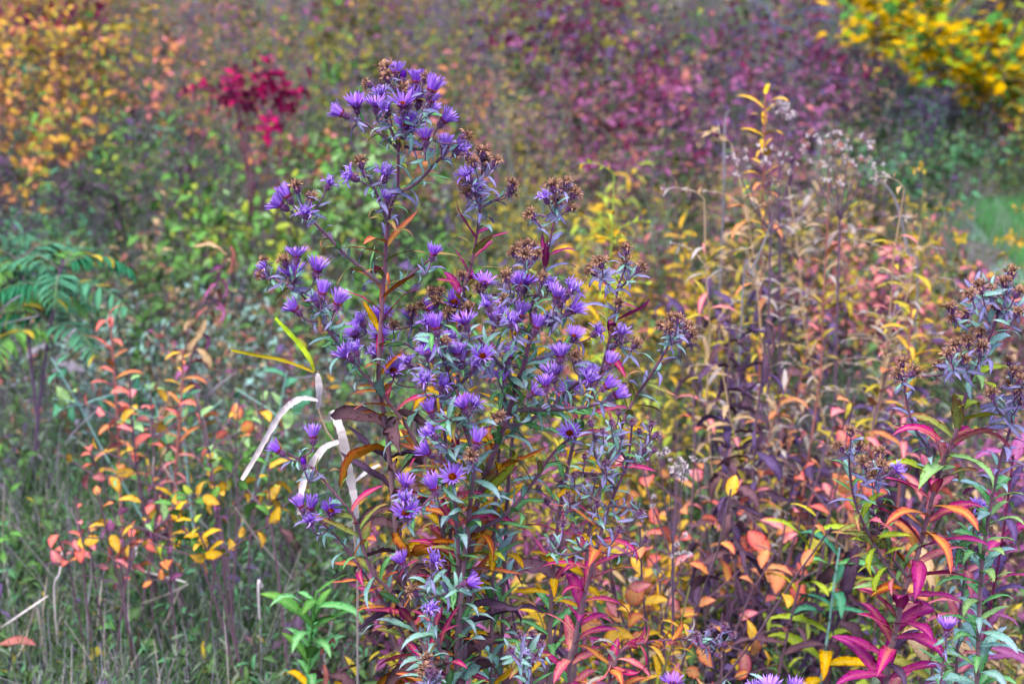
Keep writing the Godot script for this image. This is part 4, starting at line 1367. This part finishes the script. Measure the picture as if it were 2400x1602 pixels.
func build_trees() -> void:
	var r := RandomNumberGenerator.new()
	r.seed = 12
	var bark := col(70, 60, 62)
	var limbs := []
	for q in [[2040, 60], [2120, 30], [2200, 70], [2290, 60], [2380, 40], [2240, 150], [2330, 160], [2400, 190], [2160, 120], [2200, 165], [2260, 175], [2380, 250], [2410, 300], [2090, 0], [2180, -40], [2300, -60], [2400, -40], [2380, 120], [2030, -20], [2060, 80], [2450, 100], [2450, 220], [2500, 20], [2370, 330], [2520, 160], [2350, 90], [2390, 380], [2405, 450], [2340, 310], [2270, 130], [2150, 70], [2350, 260], [2300, 215]]:
		limbs.append(at(q[0], q[1], 7.2 + r.randf_range(-0.45, 0.45)))
	tree("maple_tree", "maple with bright yellow leaves hanging over the slope", on_ground(2520, 7.6), 3.6, 0.11, limbs, ["brightyellow", "brightyellow", "lime", "leafgreen", "yellow"], 0.056, 66, 0.08, r, bark, 295)
	# dark evergreen undergrowth behind the maple and the bare trees
	var l2 := []
	for q in [[1400, 10], [1440, -10], [1480, 30], [1360, -30], [1500, -10], [1420, 50], [1540, -30]]:
		l2.append(at(q[0], q[1], 12.3 + r.randf_range(-0.4, 0.4)))
	tree("young_maple", "thin dark trunk with a few yellow leaves at the slope top", on_ground(1450, 12.6), 4.0, 0.10, l2, ["brightyellow", "lime", "leafgreen", "gold"], 0.09, 16, 0.14, r, bark, 120)
	var l3 := []
	for q in [[1545, 5], [1560, 20], [1600, -40], [1530, -20]]:
		l3.append(at(q[0], q[1], 12.6))
	tree("young_maple", "dark trunk with an orange leaf spray at the slope top", on_ground(1585, 12.9), 4.0, 0.12, l3, ["gold", "orange"], 0.09, 12, 0.12, r, bark, 60)
	for q in [[1040, 13.0], [1240, 13.6], [1700, 13.4], [1830, 13.0], [700, 14.0], [420, 14.5], [2150, 12.2], [2330, 12.0]]:
		var l4 := []
		for j in 12:
			l4.append(at(q[0] + r.randf_range(-130, 130), r.randf_range(-260, 60), q[1] + r.randf_range(-0.5, 0.5)))
		tree("dark_tree", "dark leafy tree at the top of the slope", on_ground(q[0], q[1]), 4.5, 0.1, l4, ["deepgreen", "moss", "dusk"], 0.1, 26, 0.22, r, bark, 0)
		get_child(get_child_count() - 1).set_meta("group", "dark trees along the slope top")
	# pale dead branches lying against the shrubs
	for q in [[1740, -10, 1820, 90], [1800, 60, 1960, 30], [1850, 90, 1960, 55], [1720, 90, 1860, 70]]:
		var g := Geo.new()
		var a := at(q[0], q[1], 7.3)
		var b := at(q[2], q[3], 7.1)
		var m := a.lerp(b, 0.5) + Vector3(r.randf_range(-0.05, 0.05), 0.05, 0)
		var foot := b
		g.tube(smooth_path([a - foot, m - foot, Vector3.ZERO], 5), 0.002, 0.006, 6, col(84, 98, 122), col(76, 86, 106))
		var o := part(numbered("dead_branch"), g.mesh(mats["stem"]), self)
		o.position = foot
		tag(o, "pale grey dead branch leaning among the violet shrubs", "branch", "dead branches at the slope top")

const U := 0
func build_asters() -> void:
	var top := [[420, ["green", "lime", "sage", "greenred"], 0.032, 0.013, "aster"], [500, ["sage", "green", "lime", "greenred"], 0.026, 0.012, "aster"], [560, ["sage", "greenred", "slate"], 0.026, 0.010, "aster"], [720, ["orange", "orangebrown", "greenred", "orange", "magenta"], 0.052, 0.014, "aster"], [980, ["orange", "magenta", "yellow", "orangebrown"], 0.05, 0.02, "aster"], [2000, ["brown", "brown", "orangebrown", "darkbrown"], 0.065, 0.016, "curl"]]
	var sage := [[2000, ["sage", "sage", "green", "slate", "greenred"], 0.030, 0.0085, "aster"]]
	aster("tallest aster with a dense purple crown of flowers", 1.74,
		[[945, 300], [934, 345], [932, 440], [916, 485], [905, 560], [903, 611], [896, 700], [890, 800], [888, 900], [905, 1000], [915, 1100], [930, 1250], [960, 1450], [985, 1602]],
		[[[924, 454], [975, 430], [1030, 372], [1075, 335]], [[893, 664], [818, 604], [757, 543], [722, 508]], [[908, 520], [885, 460], [865, 420], [848, 388]], [[903, 690], [960, 645], [1008, 608]], [[934, 350], [890, 312], [842, 282], [808, 270]], [[938, 330], [950, 280], [945, 215]], [[938, 330], [980, 285], [1010, 225]], [[936, 345], [910, 290], [890, 235]], [[938, 340], [985, 350], [1000, 335]]],
		[[900, 148, 3, -10, 0.3], [900, 172, 3, -30, 0.3], [927, 163, 0, 5, 0.1], [945, 172, 4, 10, 0.1], [852, 194, 3, -70, 0.2], [976, 185, 0, 2, 0.1], [1000, 173, 3, 20, 0.4], [1014, 204, 5, 25, 0.1], [944, 199, 3, 0, 0.8], [890, 214, 2, -20, 0.4], [834, 243, 1, -10, 0.55], [881, 241, 1, 0, 0.35], [795, 263, 0, -62, 0.1], [904, 248, 2, -20, 0.5], [944, 240, 1, 0, 0.6], [946, 263, 3, 0, 0.85], [953, 289, 1, 5, 0.75], [1009, 253, 0, 35, 0.25], [1012, 231, 0, 30, 0.1], [1045, 277, 0, 40, 0.2], [997, 318, 0, 0, 0.15], [1043, 338, 5, 10, 0.2], [1081, 342, 2, 40, 0.2], [1099, 311, 3, 60, 0.2], [960, 225, 0, 15, 0.1], [985, 228, 5, 15, 0.2],
		 [841, 369, 3, -15, 0.3], [815, 408, 2, -60, 0.2], [904, 400, 2, 10, 0.3], [907, 456, 2, 0, 0.4], [774, 424, 2, 25, 0.2], [692, 427, 3, -15, 0.2], [670, 454, 0, -30, 0.15], [729, 456, 3, 5, 0.8], [652, 476, 0, -55, 0.1], [715, 492, 2, 0, 0.5], [1016, 590, 0, 15, 0.15]],
		top, sage)
	aster("slender aster hung with small purple heads over white reed", 1.72,
		[[701, 684], [730, 718], [763, 766], [800, 815], [850, 875], [900, 930], [960, 1010], [1010, 1120], [1040, 1280], [1050, 1602]],
		[[[701, 684], [670, 666], [628, 646]], [[730, 715], [790, 730]], [[763, 766], [800, 790], [830, 790]], [[800, 818], [830, 840], [850, 850]]],
		[[694, 594, 1, 0, 0.05], [665, 602, 3, -10, 0.3], [613, 604, 3, -20, 0.3], [613, 626, 2, -40, 0.3], [603, 641, 3, -60, 0.3], [686, 638, 1, -5, 0.55], [744, 626, 0, 15, 0.3], [756, 680, 0, 5, 0.05], [740, 697, 2, -10, 0.3], [793, 703, 5, 20, 0.25], [687, 720, 0, -45, 0.2], [842, 745, 2, -30, 0.3], [829, 777, 1, -25, 0.5], [809, 828, 0, -45, 0.2], [830, 813, 2, -20, 0.3]],
		[[900, ["sage", "sage", "green"], 0.030, 0.009, "aster"], [2000, ["greenred", "magenta", "orange", "sage"], 0.045, 0.015, "aster"]], sage, 0.0026)
	aster("aster with brown seed heads and magenta lower leaves", 1.75,
		[[1130, 360], [1128, 440], [1122, 520], [1105, 620], [1085, 690], [1075, 800], [1072, 950], [1060, 1150], [1050, 1400], [1045, 1602]],
		[[[1122, 490], [1170, 462], [1203, 445]], [[1128, 450], [1105, 420], [1092, 405]], [[1129, 400], [1150, 385], [1165, 378]]],
		[[1129, 345, 3, 0, 0.3], [1088, 355, 3, -35, 0.3], [1106, 372, 3, -20, 0.3], [1142, 369, 3, 5, 0.4], [1168, 369, 3, 30, 0.3], [1091, 403, 2, -25, 0.2], [1084, 424, 3, -40, 0.3], [1091, 442, 3, -30, 0.4], [1118, 435, 2, 0, 0.5], [1203, 422, 3, 20, 0.2], [1207, 441, 3, 45, 0.2]],
		[[545, ["slate", "slate", "sage"], 0.032, 0.0095, "aster"], [700, ["magenta", "wine", "wine", "magenta", "greenred"], 0.044, 0.010, "aster"], [2000, ["greenred", "orange", "magenta", "yellow"], 0.045, 0.015, "aster"]],
		[[2000, ["slate", "sage"], 0.022, 0.010, "aster"]], 0.0026)
	aster("aster with a knot of seed heads and slate blue leaves", 1.77,
		[[1310, 440], [1305, 490], [1290, 560], [1278, 620], [1262, 690], [1240, 800], [1210, 950], [1190, 1150], [1180, 1400], [1170, 1602]],
		[[[1302, 513], [1270, 505], [1245, 500]]],
		[[1294, 424, 3, -10, 0.3], [1329, 417, 3, 10, 0.3], [1353, 444, 3, 35, 0.3], [1321, 435, 3, 5, 0.5], [1305, 461, 3, 0, 0.7], [1275, 456, 2, -25, 0.3], [1343, 480, 3, 50, 0.2], [1237, 495, 3, -40, 0.3]],
		[[600, ["slate", "slate", "sage"], 0.030, 0.009, "aster"], [700, ["slate", "wine", "greenred"], 0.038, 0.011, "aster"], [2000, ["green", "greenred", "yellow", "sage"], 0.045, 0.016, "aster"]],
		[[2000, ["slate"], 0.02, 0.01, "aster"]], 0.0024)
	aster("short aster topped by five tan seed heads", 1.73,
		[[1232, 595], [1226, 640], [1222, 690], [1205, 800], [1180, 950], [1160, 1200], [1150, 1602]],
		[],
		[[1198, 584, 3, -35, 0.3], [1231, 587, 3, 0, 0.6], [1233, 564, 3, -5, 0.3], [1261, 588, 3, 25, 0.3], [1251, 568, 3, 10, 0.3], [1216, 570, 3, -15, 0.3]],
		[[700, ["slate", "slate", "wine"], 0.034, 0.010, "aster"], [2000, ["green", "sage", "yellow"], 0.045, 0.014, "aster"]], sage, 0.0022)
	var mid := [[900, ["sage", "slate", "sage", "green"], 0.042, 0.011, "aster"], [1060, ["sage", "green", "lime", "greenred"], 0.052, 0.012, "aster"], [1330, ["orange", "magenta", "lime", "greenred", "orangebrown", "orange", "lime"], 0.068, 0.012, "aster"], [1400, ["orange", "brown", "orangebrown"], 0.055, 0.016, "aster"], [2000, ["brown", "brown", "darkbrown"], 0.07, 0.016, "curl"]]
	var midb := [[980, ["sage", "sage", "slate", "green"], 0.032, 0.0085, "aster"], [2000, ["sage", "green", "greenred"], 0.042, 0.011, "aster"]]
	aster("stout hairy-stemmed aster carrying the broad mass of purple flowers", 1.70,
		[[1258, 690], [1244, 721], [1246, 762], [1229, 851], [1210, 902], [1185, 990], [1149, 1082], [1118, 1180], [1110, 1238], [1096, 1357], [1090, 1460], [1083, 1602]],
		[[[1112, 1245], [1182, 1207], [1249, 1131], [1290, 1069], [1330, 1030]], [[1185, 1000], [1238, 985], [1310, 942], [1340, 930]], [[1215, 960], [1343, 957], [1420, 942]], [[1229, 851], [1290, 830], [1330, 800]], [[1246, 762], [1300, 745], [1330, 735]], [[1244, 721], [1190, 700], [1160, 690]], [[1210, 902], [1160, 840], [1120, 790]], [[1229, 860], [1190, 850], [1150, 800]], [[1240, 780], [1210, 770], [1185, 760]], [[1300, 945], [1350, 900], [1390, 880]]],
		[[1183, 638, 3, -20, 0.4], [1179, 696, 3, -25, 0.6], [1230, 658, 1, 5, 0.2], [1272, 640, 3, 5, 0.4], [1307, 688, 0, 15, 0.3], [1347, 722, 0, 55, 0.25], [1344, 669, 2, 30, 0.3], [1292, 743, 2, 0, 0.6], [1347, 784, 1, 15, 0.55], [1405, 773, 2, 50, 0.2], [1350, 828, 3, 10, 0.4], [1313, 826, 0, 0, 0.2], [1296, 869, 1, -5, 0.2], [1382, 865, 2, 15, 0.3], [1386, 884, 2, 20, 0.4], [1430, 845, 5, 25, 0.15], [1427, 901, 5, 55, 0.35], [1449, 924, 0, 65, 0.1], [1335, 914, 1, 0, 0.8], [1279, 896, 0, -5, 0.3], [1254, 916, 0, 50, 0.15], [1335, 1011, 1, 0, 0.75], [1176, 885, 0, 0, 0.35], [1192, 830, 5, 10, 0.2], [1220, 730, 5, 10, 0.3], [1158, 747, 0, 0, 0.35], [1175, 728, 2, 20, 0.2], [1141, 707, 2, -20, 0.4], [1137, 658, 1, 15, 0.5], [1122, 668, 3, -5, 0.7], [1131, 830, 1, 0, 0.75], [1260, 760, 0, 20, 0.1], [1320, 700, 5, 30, 0.3], [1210, 660, 0, -15, 0.2], [1200, 745, 2, 0, 0.4], [1290, 660, 2, 10, 0.3]],
		mid, midb, 0.0042)
	aster("low aster with fan-shaped purple flowers and sage leaves", 1.66,
		[[1043, 800], [1045, 856], [1060, 910], [1085, 990], [1110, 1080], [1100, 1200], [1080, 1400], [1070, 1602]],
		[[[1060, 910], [1010, 870], [985, 840]], [[1060, 915], [1100, 880], [1120, 850]], [[1045, 856], [1020, 800], [1010, 770]], [[1050, 870], [1080, 800], [1088, 775]], [[1085, 990], [1060, 985], [1040, 975]]],
		[[1090, 749, 1, -15, 0.15], [1056, 785, 2, 20, 0.3], [1040, 792, 3, -5, 0.3], [996, 796, 2, 0, 0.4], [1003, 824, 1, -5, 0.25], [952, 841, 2, -30, 0.3], [994, 883, 2, 0, 0.5], [1039, 892, 2, 10, 0.4], [1080, 839, 0, -5, 0.2], [1115, 850, 2, 20, 0.3], [1085, 947, 1, -20, 0.35], [1113, 940, 2, 20, 0.4], [1171, 970, 3, 5, 0.85], [1007, 957, 5, -15, 0.25], [1070, 820, 0, 0, 0.2], [1020, 760, 0, -10, 0.2]],
		[[2000, ["sage", "green", "greenred", "sage"], 0.044, 0.012, "aster"]], midb, 0.003)
	aster("aster of tan seed heads among open purple flowers", 1.78,
		[[1023, 730], [1020, 790], [1015, 850], [1020, 950], [1035, 1100], [1040, 1300], [1035, 1602]],
		[[[1015, 850], [960, 810], [925, 800]], [[1018, 800], [985, 770], [965, 765]], [[1020, 770], [1055, 745], [1065, 735]]],
		[[882, 741, 0, 0, 0.4], [904, 728, 2, 15, 0.2], [889, 783, 1, 0, 0.65], [922, 754, 3, 0, 0.6], [961, 741, 0, -3, 0.05], [965, 719, 3, 5, 0.4], [989, 706, 3, -30, 0.3], [1023, 696, 3, 0, 0.5], [1007, 675, 3, -20, 0.3], [1033, 675, 3, 15, 0.3], [1065, 704, 1, 0, 0.75], [1048, 724, 3, 0, 0.6], [1080, 638, 3, -10, 0.4], [1097, 711, 3, 5, 0.5], [874, 820, 2, -20, 0.4], [922, 864, 1, 5, 0.7], [1010, 720, 0, 10, 0.1], [1000, 750, 2, -10, 0.3]],
		[[900, ["sage", "slate", "sage"], 0.034, 0.010, "aster"], [2000, ["green", "greenred", "orange", "yellow"], 0.05, 0.014, "aster"]], midb, 0.003)
	aster("aster with drooping purple flowers above the hairy stem", 1.66,
		[[1030, 905], [1036, 980], [1045, 1037], [1060, 1120], [1072, 1250], [1075, 1400], [1075, 1602]],
		[[[1050, 1060], [1090, 1070], [1103, 1065]], [[1058, 1110], [1025, 1150], [985, 1190], [955, 1225]]],
		[[1006, 1008, 2, -40, 0.2], [998, 1057, 0, -50, 0.3], [1118, 1028, 0, 10, 0.1], [1103, 1059, 3, -10, 0.6], [1060, 1113, 1, 0, 0.8], [950, 1131, 0, 10, 0.4], [948, 1162, 2, 0, 0.5], [950, 1197, 1, -10, 0.6], [1014, 1136, 5, -20, 0.3]],
		[[1100, ["sage", "sage", "green"], 0.040, 0.011, "aster"], [1320, ["sage", "green", "greenred", "magenta"], 0.05, 0.012, "aster"], [2000, ["sage", "green", "orange", "brown"], 0.045, 0.016, "aster"]], sage, 0.0028)
	aster("low aster with loose purple heads over dried brown leaves", 1.62,
		[[1015, 1345], [1010, 1395], [1015, 1450], [1030, 1520], [1050, 1602]],
		[[[1013, 1400], [1060, 1385], [1080, 1375]], [[1012, 1400], [975, 1390], [955, 1350]]],
		[[940, 1312, 0, -25, 0.2], [1018, 1306, 2, 10, 0.3], [1103, 1363, 0, 75, 0.15], [960, 1378, 3, -45, 0.4], [1009, 1420, 2, 0, 0.5]],
		[[2000, ["sage", "green", "sage", "magenta"], 0.044, 0.0085, "aster"]], sage, 0.0026)
	aster("aster arm stretched out over the reed with three buds", 1.68,
		[[712, 1085], [737, 1099], [773, 1143], [805, 1180], [834, 1221], [868, 1334], [912, 1381], [960, 1450], [1000, 1530], [1020, 1602]],
		[[[737, 1099], [700, 1078], [675, 1062]]],
		[[648, 1052, 0, -50, 0.15], [733, 1017, 0, -3, 0.05], [710, 1078, 4, -10, 0.3]],
		[[1200, ["sage", "green", "greenred"], 0.036, 0.014, "aster"], [2000, ["green", "greenred", "orange", "magenta", "sage"], 0.048, 0.014, "aster"]], sage, 0.0024)
	aster("aster arm ending in four purple flowers near the straw", 1.70,
		[[742, 1214], [793, 1262], [850, 1340], [905, 1420], [960, 1520], [985, 1602]],
		[],
		[[703, 1180, 0, -20, 0.2], [729, 1183, 5, 10, 0.2], [725, 1213, 2, -15, 0.5], [776, 1194, 1, 10, 0.65]],
		[[1290, ["sage", "slate", "sage"], 0.030, 0.010, "aster"], [2000, ["greenred", "orange", "sage", "magenta"], 0.044, 0.014, "aster"]], sage, 0.0022)
	aster("aster with open sprays of seed heads and slate leaves", 1.78,
		[[1468, 590], [1460, 640], [1447, 680], [1443, 740], [1430, 790], [1405, 880], [1360, 990], [1330, 1100], [1300, 1300], [1290, 1602]],
		[[[1445, 690], [1410, 650], [1385, 635]], [[1447, 680], [1480, 650], [1500, 630]], [[1425, 820], [1470, 800], [1490, 798]]],
		[[1404, 603, 3, -15, 0.4], [1379, 628, 3, -50, 0.3], [1470, 573, 3, 5, 0.3], [1465, 605, 3, 0, 0.5], [1509, 620, 3, 45, 0.2], [1451, 703, 3, 0, 0.7], [1458, 773, 2, 10, 0.4], [1495, 796, 3, 30, 0.4], [1440, 770, 3, -10, 0.3]],
		[[690, ["slate", "sage"], 0.030, 0.011, "aster"], [900, ["greenred", "magenta", "wine", "slate"], 0.046, 0.014, "aster"], [2000, ["magenta", "yellow", "green"], 0.05, 0.018, "aster"]], [[2000, ["slate"], 0.024, 0.011, "aster"]], 0.0026)
	aster("leaning aster with a bent slate-leaved tip of seed heads", 1.74,
		[[1588, 750], [1575, 790], [1555, 830], [1525, 880], [1490, 930], [1460, 990], [1420, 1100], [1380, 1250], [1370, 1400], [1345, 1602]],
		[[[1575, 790], [1600, 782], [1618, 780]]],
		[[1545, 754, 3, -30, 0.3], [1569, 760, 3, -5, 0.5], [1575, 735, 3, -5, 0.3], [1592, 737, 3, 10, 0.3], [1616, 754, 3, 35, 0.3], [1629, 779, 3, 60, 0.2]],
		[[860, ["slate", "sage", "slate"], 0.032, 0.009, "aster"], [1000, ["sage", "slate", "greenred"], 0.04, 0.010, "aster"], [2000, ["green", "yellow", "magenta"], 0.05, 0.018, "aster"]], [[2000, ["slate"], 0.02, 0.01, "aster"]], 0.0026)
	aster("spent aster of starry brown heads with long red lower leaves", 1.68,
		[[1481, 1000], [1471, 1082], [1445, 1146], [1427, 1187], [1413, 1231], [1386, 1334], [1362, 1426], [1345, 1511], [1335, 1602]],
		[[[1471, 1082], [1440, 1030], [1432, 1000]], [[1471, 1085], [1510, 1040], [1530, 1000]], [[1445, 1150], [1400, 1080], [1390, 1030]], [[1427, 1190], [1360, 1150], [1300, 1125]], [[1430, 1185], [1480, 1190], [1505, 1195]], [[1413, 1235], [1370, 1210], [1330, 1180]], [[1460, 1110], [1400, 1110], [1350, 1105]], [[1400, 1280], [1330, 1300], [1290, 1290]]],
		[[1432, 980, 6, -5, 0.4], [1481, 980, 6, 0, 0.4], [1530, 983, 6, 20, 0.4], [1392, 1011, 6, -15, 0.4], [1438, 1054, 6, 0, 0.5], [1514, 1046, 6, 20, 0.4], [1540, 1046, 6, 35, 0.3], [1415, 1075, 6, -10, 0.4], [1343, 1105, 6, -10, 0.5], [1312, 1123, 6, -30, 0.4], [1394, 1108, 6, 0, 0.4], [1277, 1169, 6, -30, 0.5], [1256, 1136, 6, -40, 0.4], [1486, 1174, 6, 20, 0.5], [1507, 1192, 6, 40, 0.4], [1460, 1010, 6, 10, 0.3], [1500, 1000, 6, 10, 0.3], [1410, 1000, 6, -10, 0.3], [1370, 1060, 6, 0, 0.4], [1330, 1150, 6, -10, 0.4], [1350, 1230, 6, 0, 0.4], [1290, 1250, 6, -20, 0.4], [1275, 1275, 6, -40, 0.4], [1400, 1170, 6, 0, 0.5], [1455, 1230, 6, 20, 0.4], [1320, 1215, 6, 0, 0.4], [1518, 1255, 6, 30, 0.4], [1545, 1010, 6, 40, 0.3], [1380, 980, 6, -20, 0.3], [1450, 955, 6, 0, 0.3]],
		[[1240, ["sage", "green", "yellow"], 0.026, 0.010, "aster"], [1330, ["magenta", "orange", "yellow"], 0.06, 0.016, "long"], [2000, ["magenta", "wine", "pink", "pink"], 0.056, 0.017, "long"]],
		[[2000, ["sage", "green", "slate"], 0.018, 0.009, "aster"]], 0.0028)
	aster("aster shoot lying sideways with curling red leaves", 1.66,
		[[1650, 1495], [1597, 1497], [1530, 1503], [1464, 1518], [1440, 1560], [1430, 1602]],
		[],
		[[1668, 1462, 6, 0, 0.3], [1700, 1458, 6, 20, 0.3], [1722, 1480, 6, 40, 0.3], [1630, 1480, 6, -15, 0.3], [1690, 1540, 6, 120, 0.2], [1650, 1525, 6, 160, 0.3], [1710, 1510, 6, 80, 0.3], [1680, 1500, 6, 60, 0.4]],
		[[2000, ["magenta", "pink", "orange", "straw"], 0.042, 0.010, "long"]], sage, 0.0022)
	aster("low aster tip of brown heads at the clump foot", 1.6,
		[[1235, 1490], [1240, 1540], [1245, 1602]], [[[1240, 1545], [1275, 1530]], [[1240, 1540], [1200, 1535]]],
		[[1215, 1478, 6, -15, 0.4], [1245, 1475, 6, 0, 0.4], [1270, 1500, 6, 20, 0.4], [1190, 1515, 6, -40, 0.4], [1230, 1520, 6, 0, 0.6], [1260, 1530, 6, 30, 0.5]],
		[[2000, ["sage", "green", "slate"], 0.03, 0.008, "aster"]], sage, 0.002)
	aster("low spent aster with brown tufts beside dried rolled leaves", 1.6,
		[[1000, 1500], [1005, 1550], [1010, 1602]], [[[1003, 1540], [985, 1560]]],
		[[997, 1535, 3, -10, 0.4], [985, 1565, 3, -60, 0.4], [1010, 1560, 6, 10, 0.4], [1025, 1570, 6, 30, 0.4]],
		[[2000, ["brown", "mauve", "sage"], 0.04, 0.010, "curl"]], sage, 0.002)
	# second clump
	var rb := [[1000, ["slate", "slate", "sage"], 0.032, 0.009, "aster"], [1190, ["slate", "sage", "sage", "green"], 0.034, 0.0085, "aster"], [2000, ["palegreen", "lime", "greenred", "pink"], 0.042, 0.010, "aster"]]
	aster("red-leaved aster with a tall branching crown of dry heads", 1.68,
		[[2380, 640], [2356, 690], [2325, 779], [2281, 875], [2255, 960], [2237, 1028], [2203, 1102], [2176, 1204], [2145, 1320], [2118, 1392], [2097, 1494], [2077, 1602]],
		[[[2190, 1110], [2179, 1058], [2145, 1004], [2126, 943], [2118, 870]], [[2111, 1375], [2087, 1340], [2036, 1249], [2005, 1177], [1992, 1102], [1992, 1050]], [[2128, 1351], [2077, 1286], [2056, 1231], [2058, 1150], [2060, 1110]], [[2281, 880], [2250, 860], [2225, 850]], [[2325, 779], [2280, 760], [2240, 740]], [[2350, 700], [2300, 690], [2275, 685]], [[2345, 720], [2380, 730], [2395, 728]]],
		[[2271, 680, 3, -20, 0.4], [2280, 700, 3, -10, 0.5], [2223, 711, 3, -25, 0.3], [2227, 738, 3, -40, 0.5], [2266, 725, 3, 5, 0.4], [2295, 660, 3, -15, 0.3], [2319, 670, 3, 0, 0.4], [2373, 626, 3, 5, 0.2], [2353, 650, 3, -10, 0.4], [2332, 712, 3, -10, 0.3], [2390, 674, 3, 25, 0.3], [2390, 725, 3, 30, 0.4], [2237, 800, 3, -15, 0.4], [2269, 789, 3, 0, 0.4], [2298, 769, 3, 5, 0.3], [2302, 803, 3, 10, 0.5], [2220, 820, 3, -20, 0.3], [2193, 851, 3, -50, 0.3], [2267, 835, 3, 40, 0.3], [2115, 840, 3, 0, 0.3], [2099, 868, 3, -35, 0.3], [2152, 864, 3, 50, 0.2], [1995, 1001, 3, 0, 0.4], [1961, 1038, 3, -40, 0.3], [2019, 1038, 3, 25, 0.4], [2022, 1075, 3, -20, 0.4], [2070, 1080, 3, 20, 0.4], [2045, 1105, 3, 0, 0.6], [2107, 1099, 2, 60, 0.3], [2060, 1050, 3, 0, 0.4]],
		[[860, ["slate", "slate", "sage"], 0.04, 0.011, "aster"], [1000, ["palegreen", "sage", "lime", "sage"], 0.048, 0.009, "aster"], [1130, ["lime", "palegreen", "magenta", "greenred", "pink"], 0.066, 0.010, "long"], [1300, ["magenta", "orange", "pink", "magenta", "wine"], 0.074, 0.011, "long"], [1420, ["magenta", "orangebrown", "pink", "pink", "wine"], 0.07, 0.012, "long"], [2000, ["wine", "magenta", "pink", "darkbrown", "wine"], 0.07, 0.011, "long"]], rb, 0.0032)
	aster("aster stem with a crowded tip of dark heads at the clump edge", 1.72,
		[[2375, 850], [2382, 920], [2370, 1000], [2345, 1080], [2320, 1200], [2300, 1350], [2290, 1602]],
		[[[2382, 930], [2400, 900]], [[2370, 1000], [2340, 960], [2325, 930]]],
		[[2363, 837, 3, -10, 0.4], [2380, 861, 3, 10, 0.4], [2366, 888, 3, -15, 0.5], [2395, 880, 3, 25, 0.3], [2390, 905, 3, 20, 0.5], [2320, 910, 3, -20, 0.3], [2400, 930, 3, 30, 0.4]],
		[[1150, ["slate", "slate", "sage"], 0.034, 0.010, "aster"], [2000, ["green", "palegreen", "sage"], 0.05, 0.011, "long"]], [[2000, ["slate"], 0.028, 0.010, "aster"]], 0.0028)
	aster("low aster with two small violet heads behind the red leaves", 1.80,
		[[2290, 1190], [2280, 1260], [2265, 1330], [2250, 1450], [2240, 1602]],
		[[[2275, 1290], [2250, 1280], [2235, 1275]], [[2280, 1270], [2300, 1240]]],
		[[2295, 1180, 2, 5, 0.4], [2300, 1276, 2, 40, 0.4], [2275, 1190, 3, -10, 0.4], [2312, 1195, 3, 20, 0.4], [2240, 1280, 3, -20, 0.4], [2255, 1295, 3, 0, 0.5], [2300, 1225, 3, 10, 0.4], [2320, 1235, 3, 40, 0.4], [2215, 1275, 3, -30, 0.4]],
		[[2000, ["sage", "green", "sage", "pink"], 0.045, 0.010, "aster"]], sage, 0.0024)
	aster("thin aster shoot with one purple flower by the red stem", 1.64,
		[[2221, 1475], [2215, 1530], [2205, 1602]], [], [[2221, 1466, 0, 5, 0.15]],
		[[2000, ["sage", "green", "slate"], 0.02, 0.007, "aster"]], sage, 0.0016)
	aster("aster top with broad purple flowers just rising between the clumps", 1.52,
		[[1800, 1625], [1800, 1660]], [[[1800, 1640], [1575, 1635]]],
		[[1804, 1606, 1, 0, 0.2], [1862, 1612, 0, 15, 0.2], [1578, 1596, 1, 5, 0.3], [1765, 1618, 0, -15, 0.2]],
		[[2000, ["sage"], 0.03, 0.01, "aster"]], sage, 0.0024)
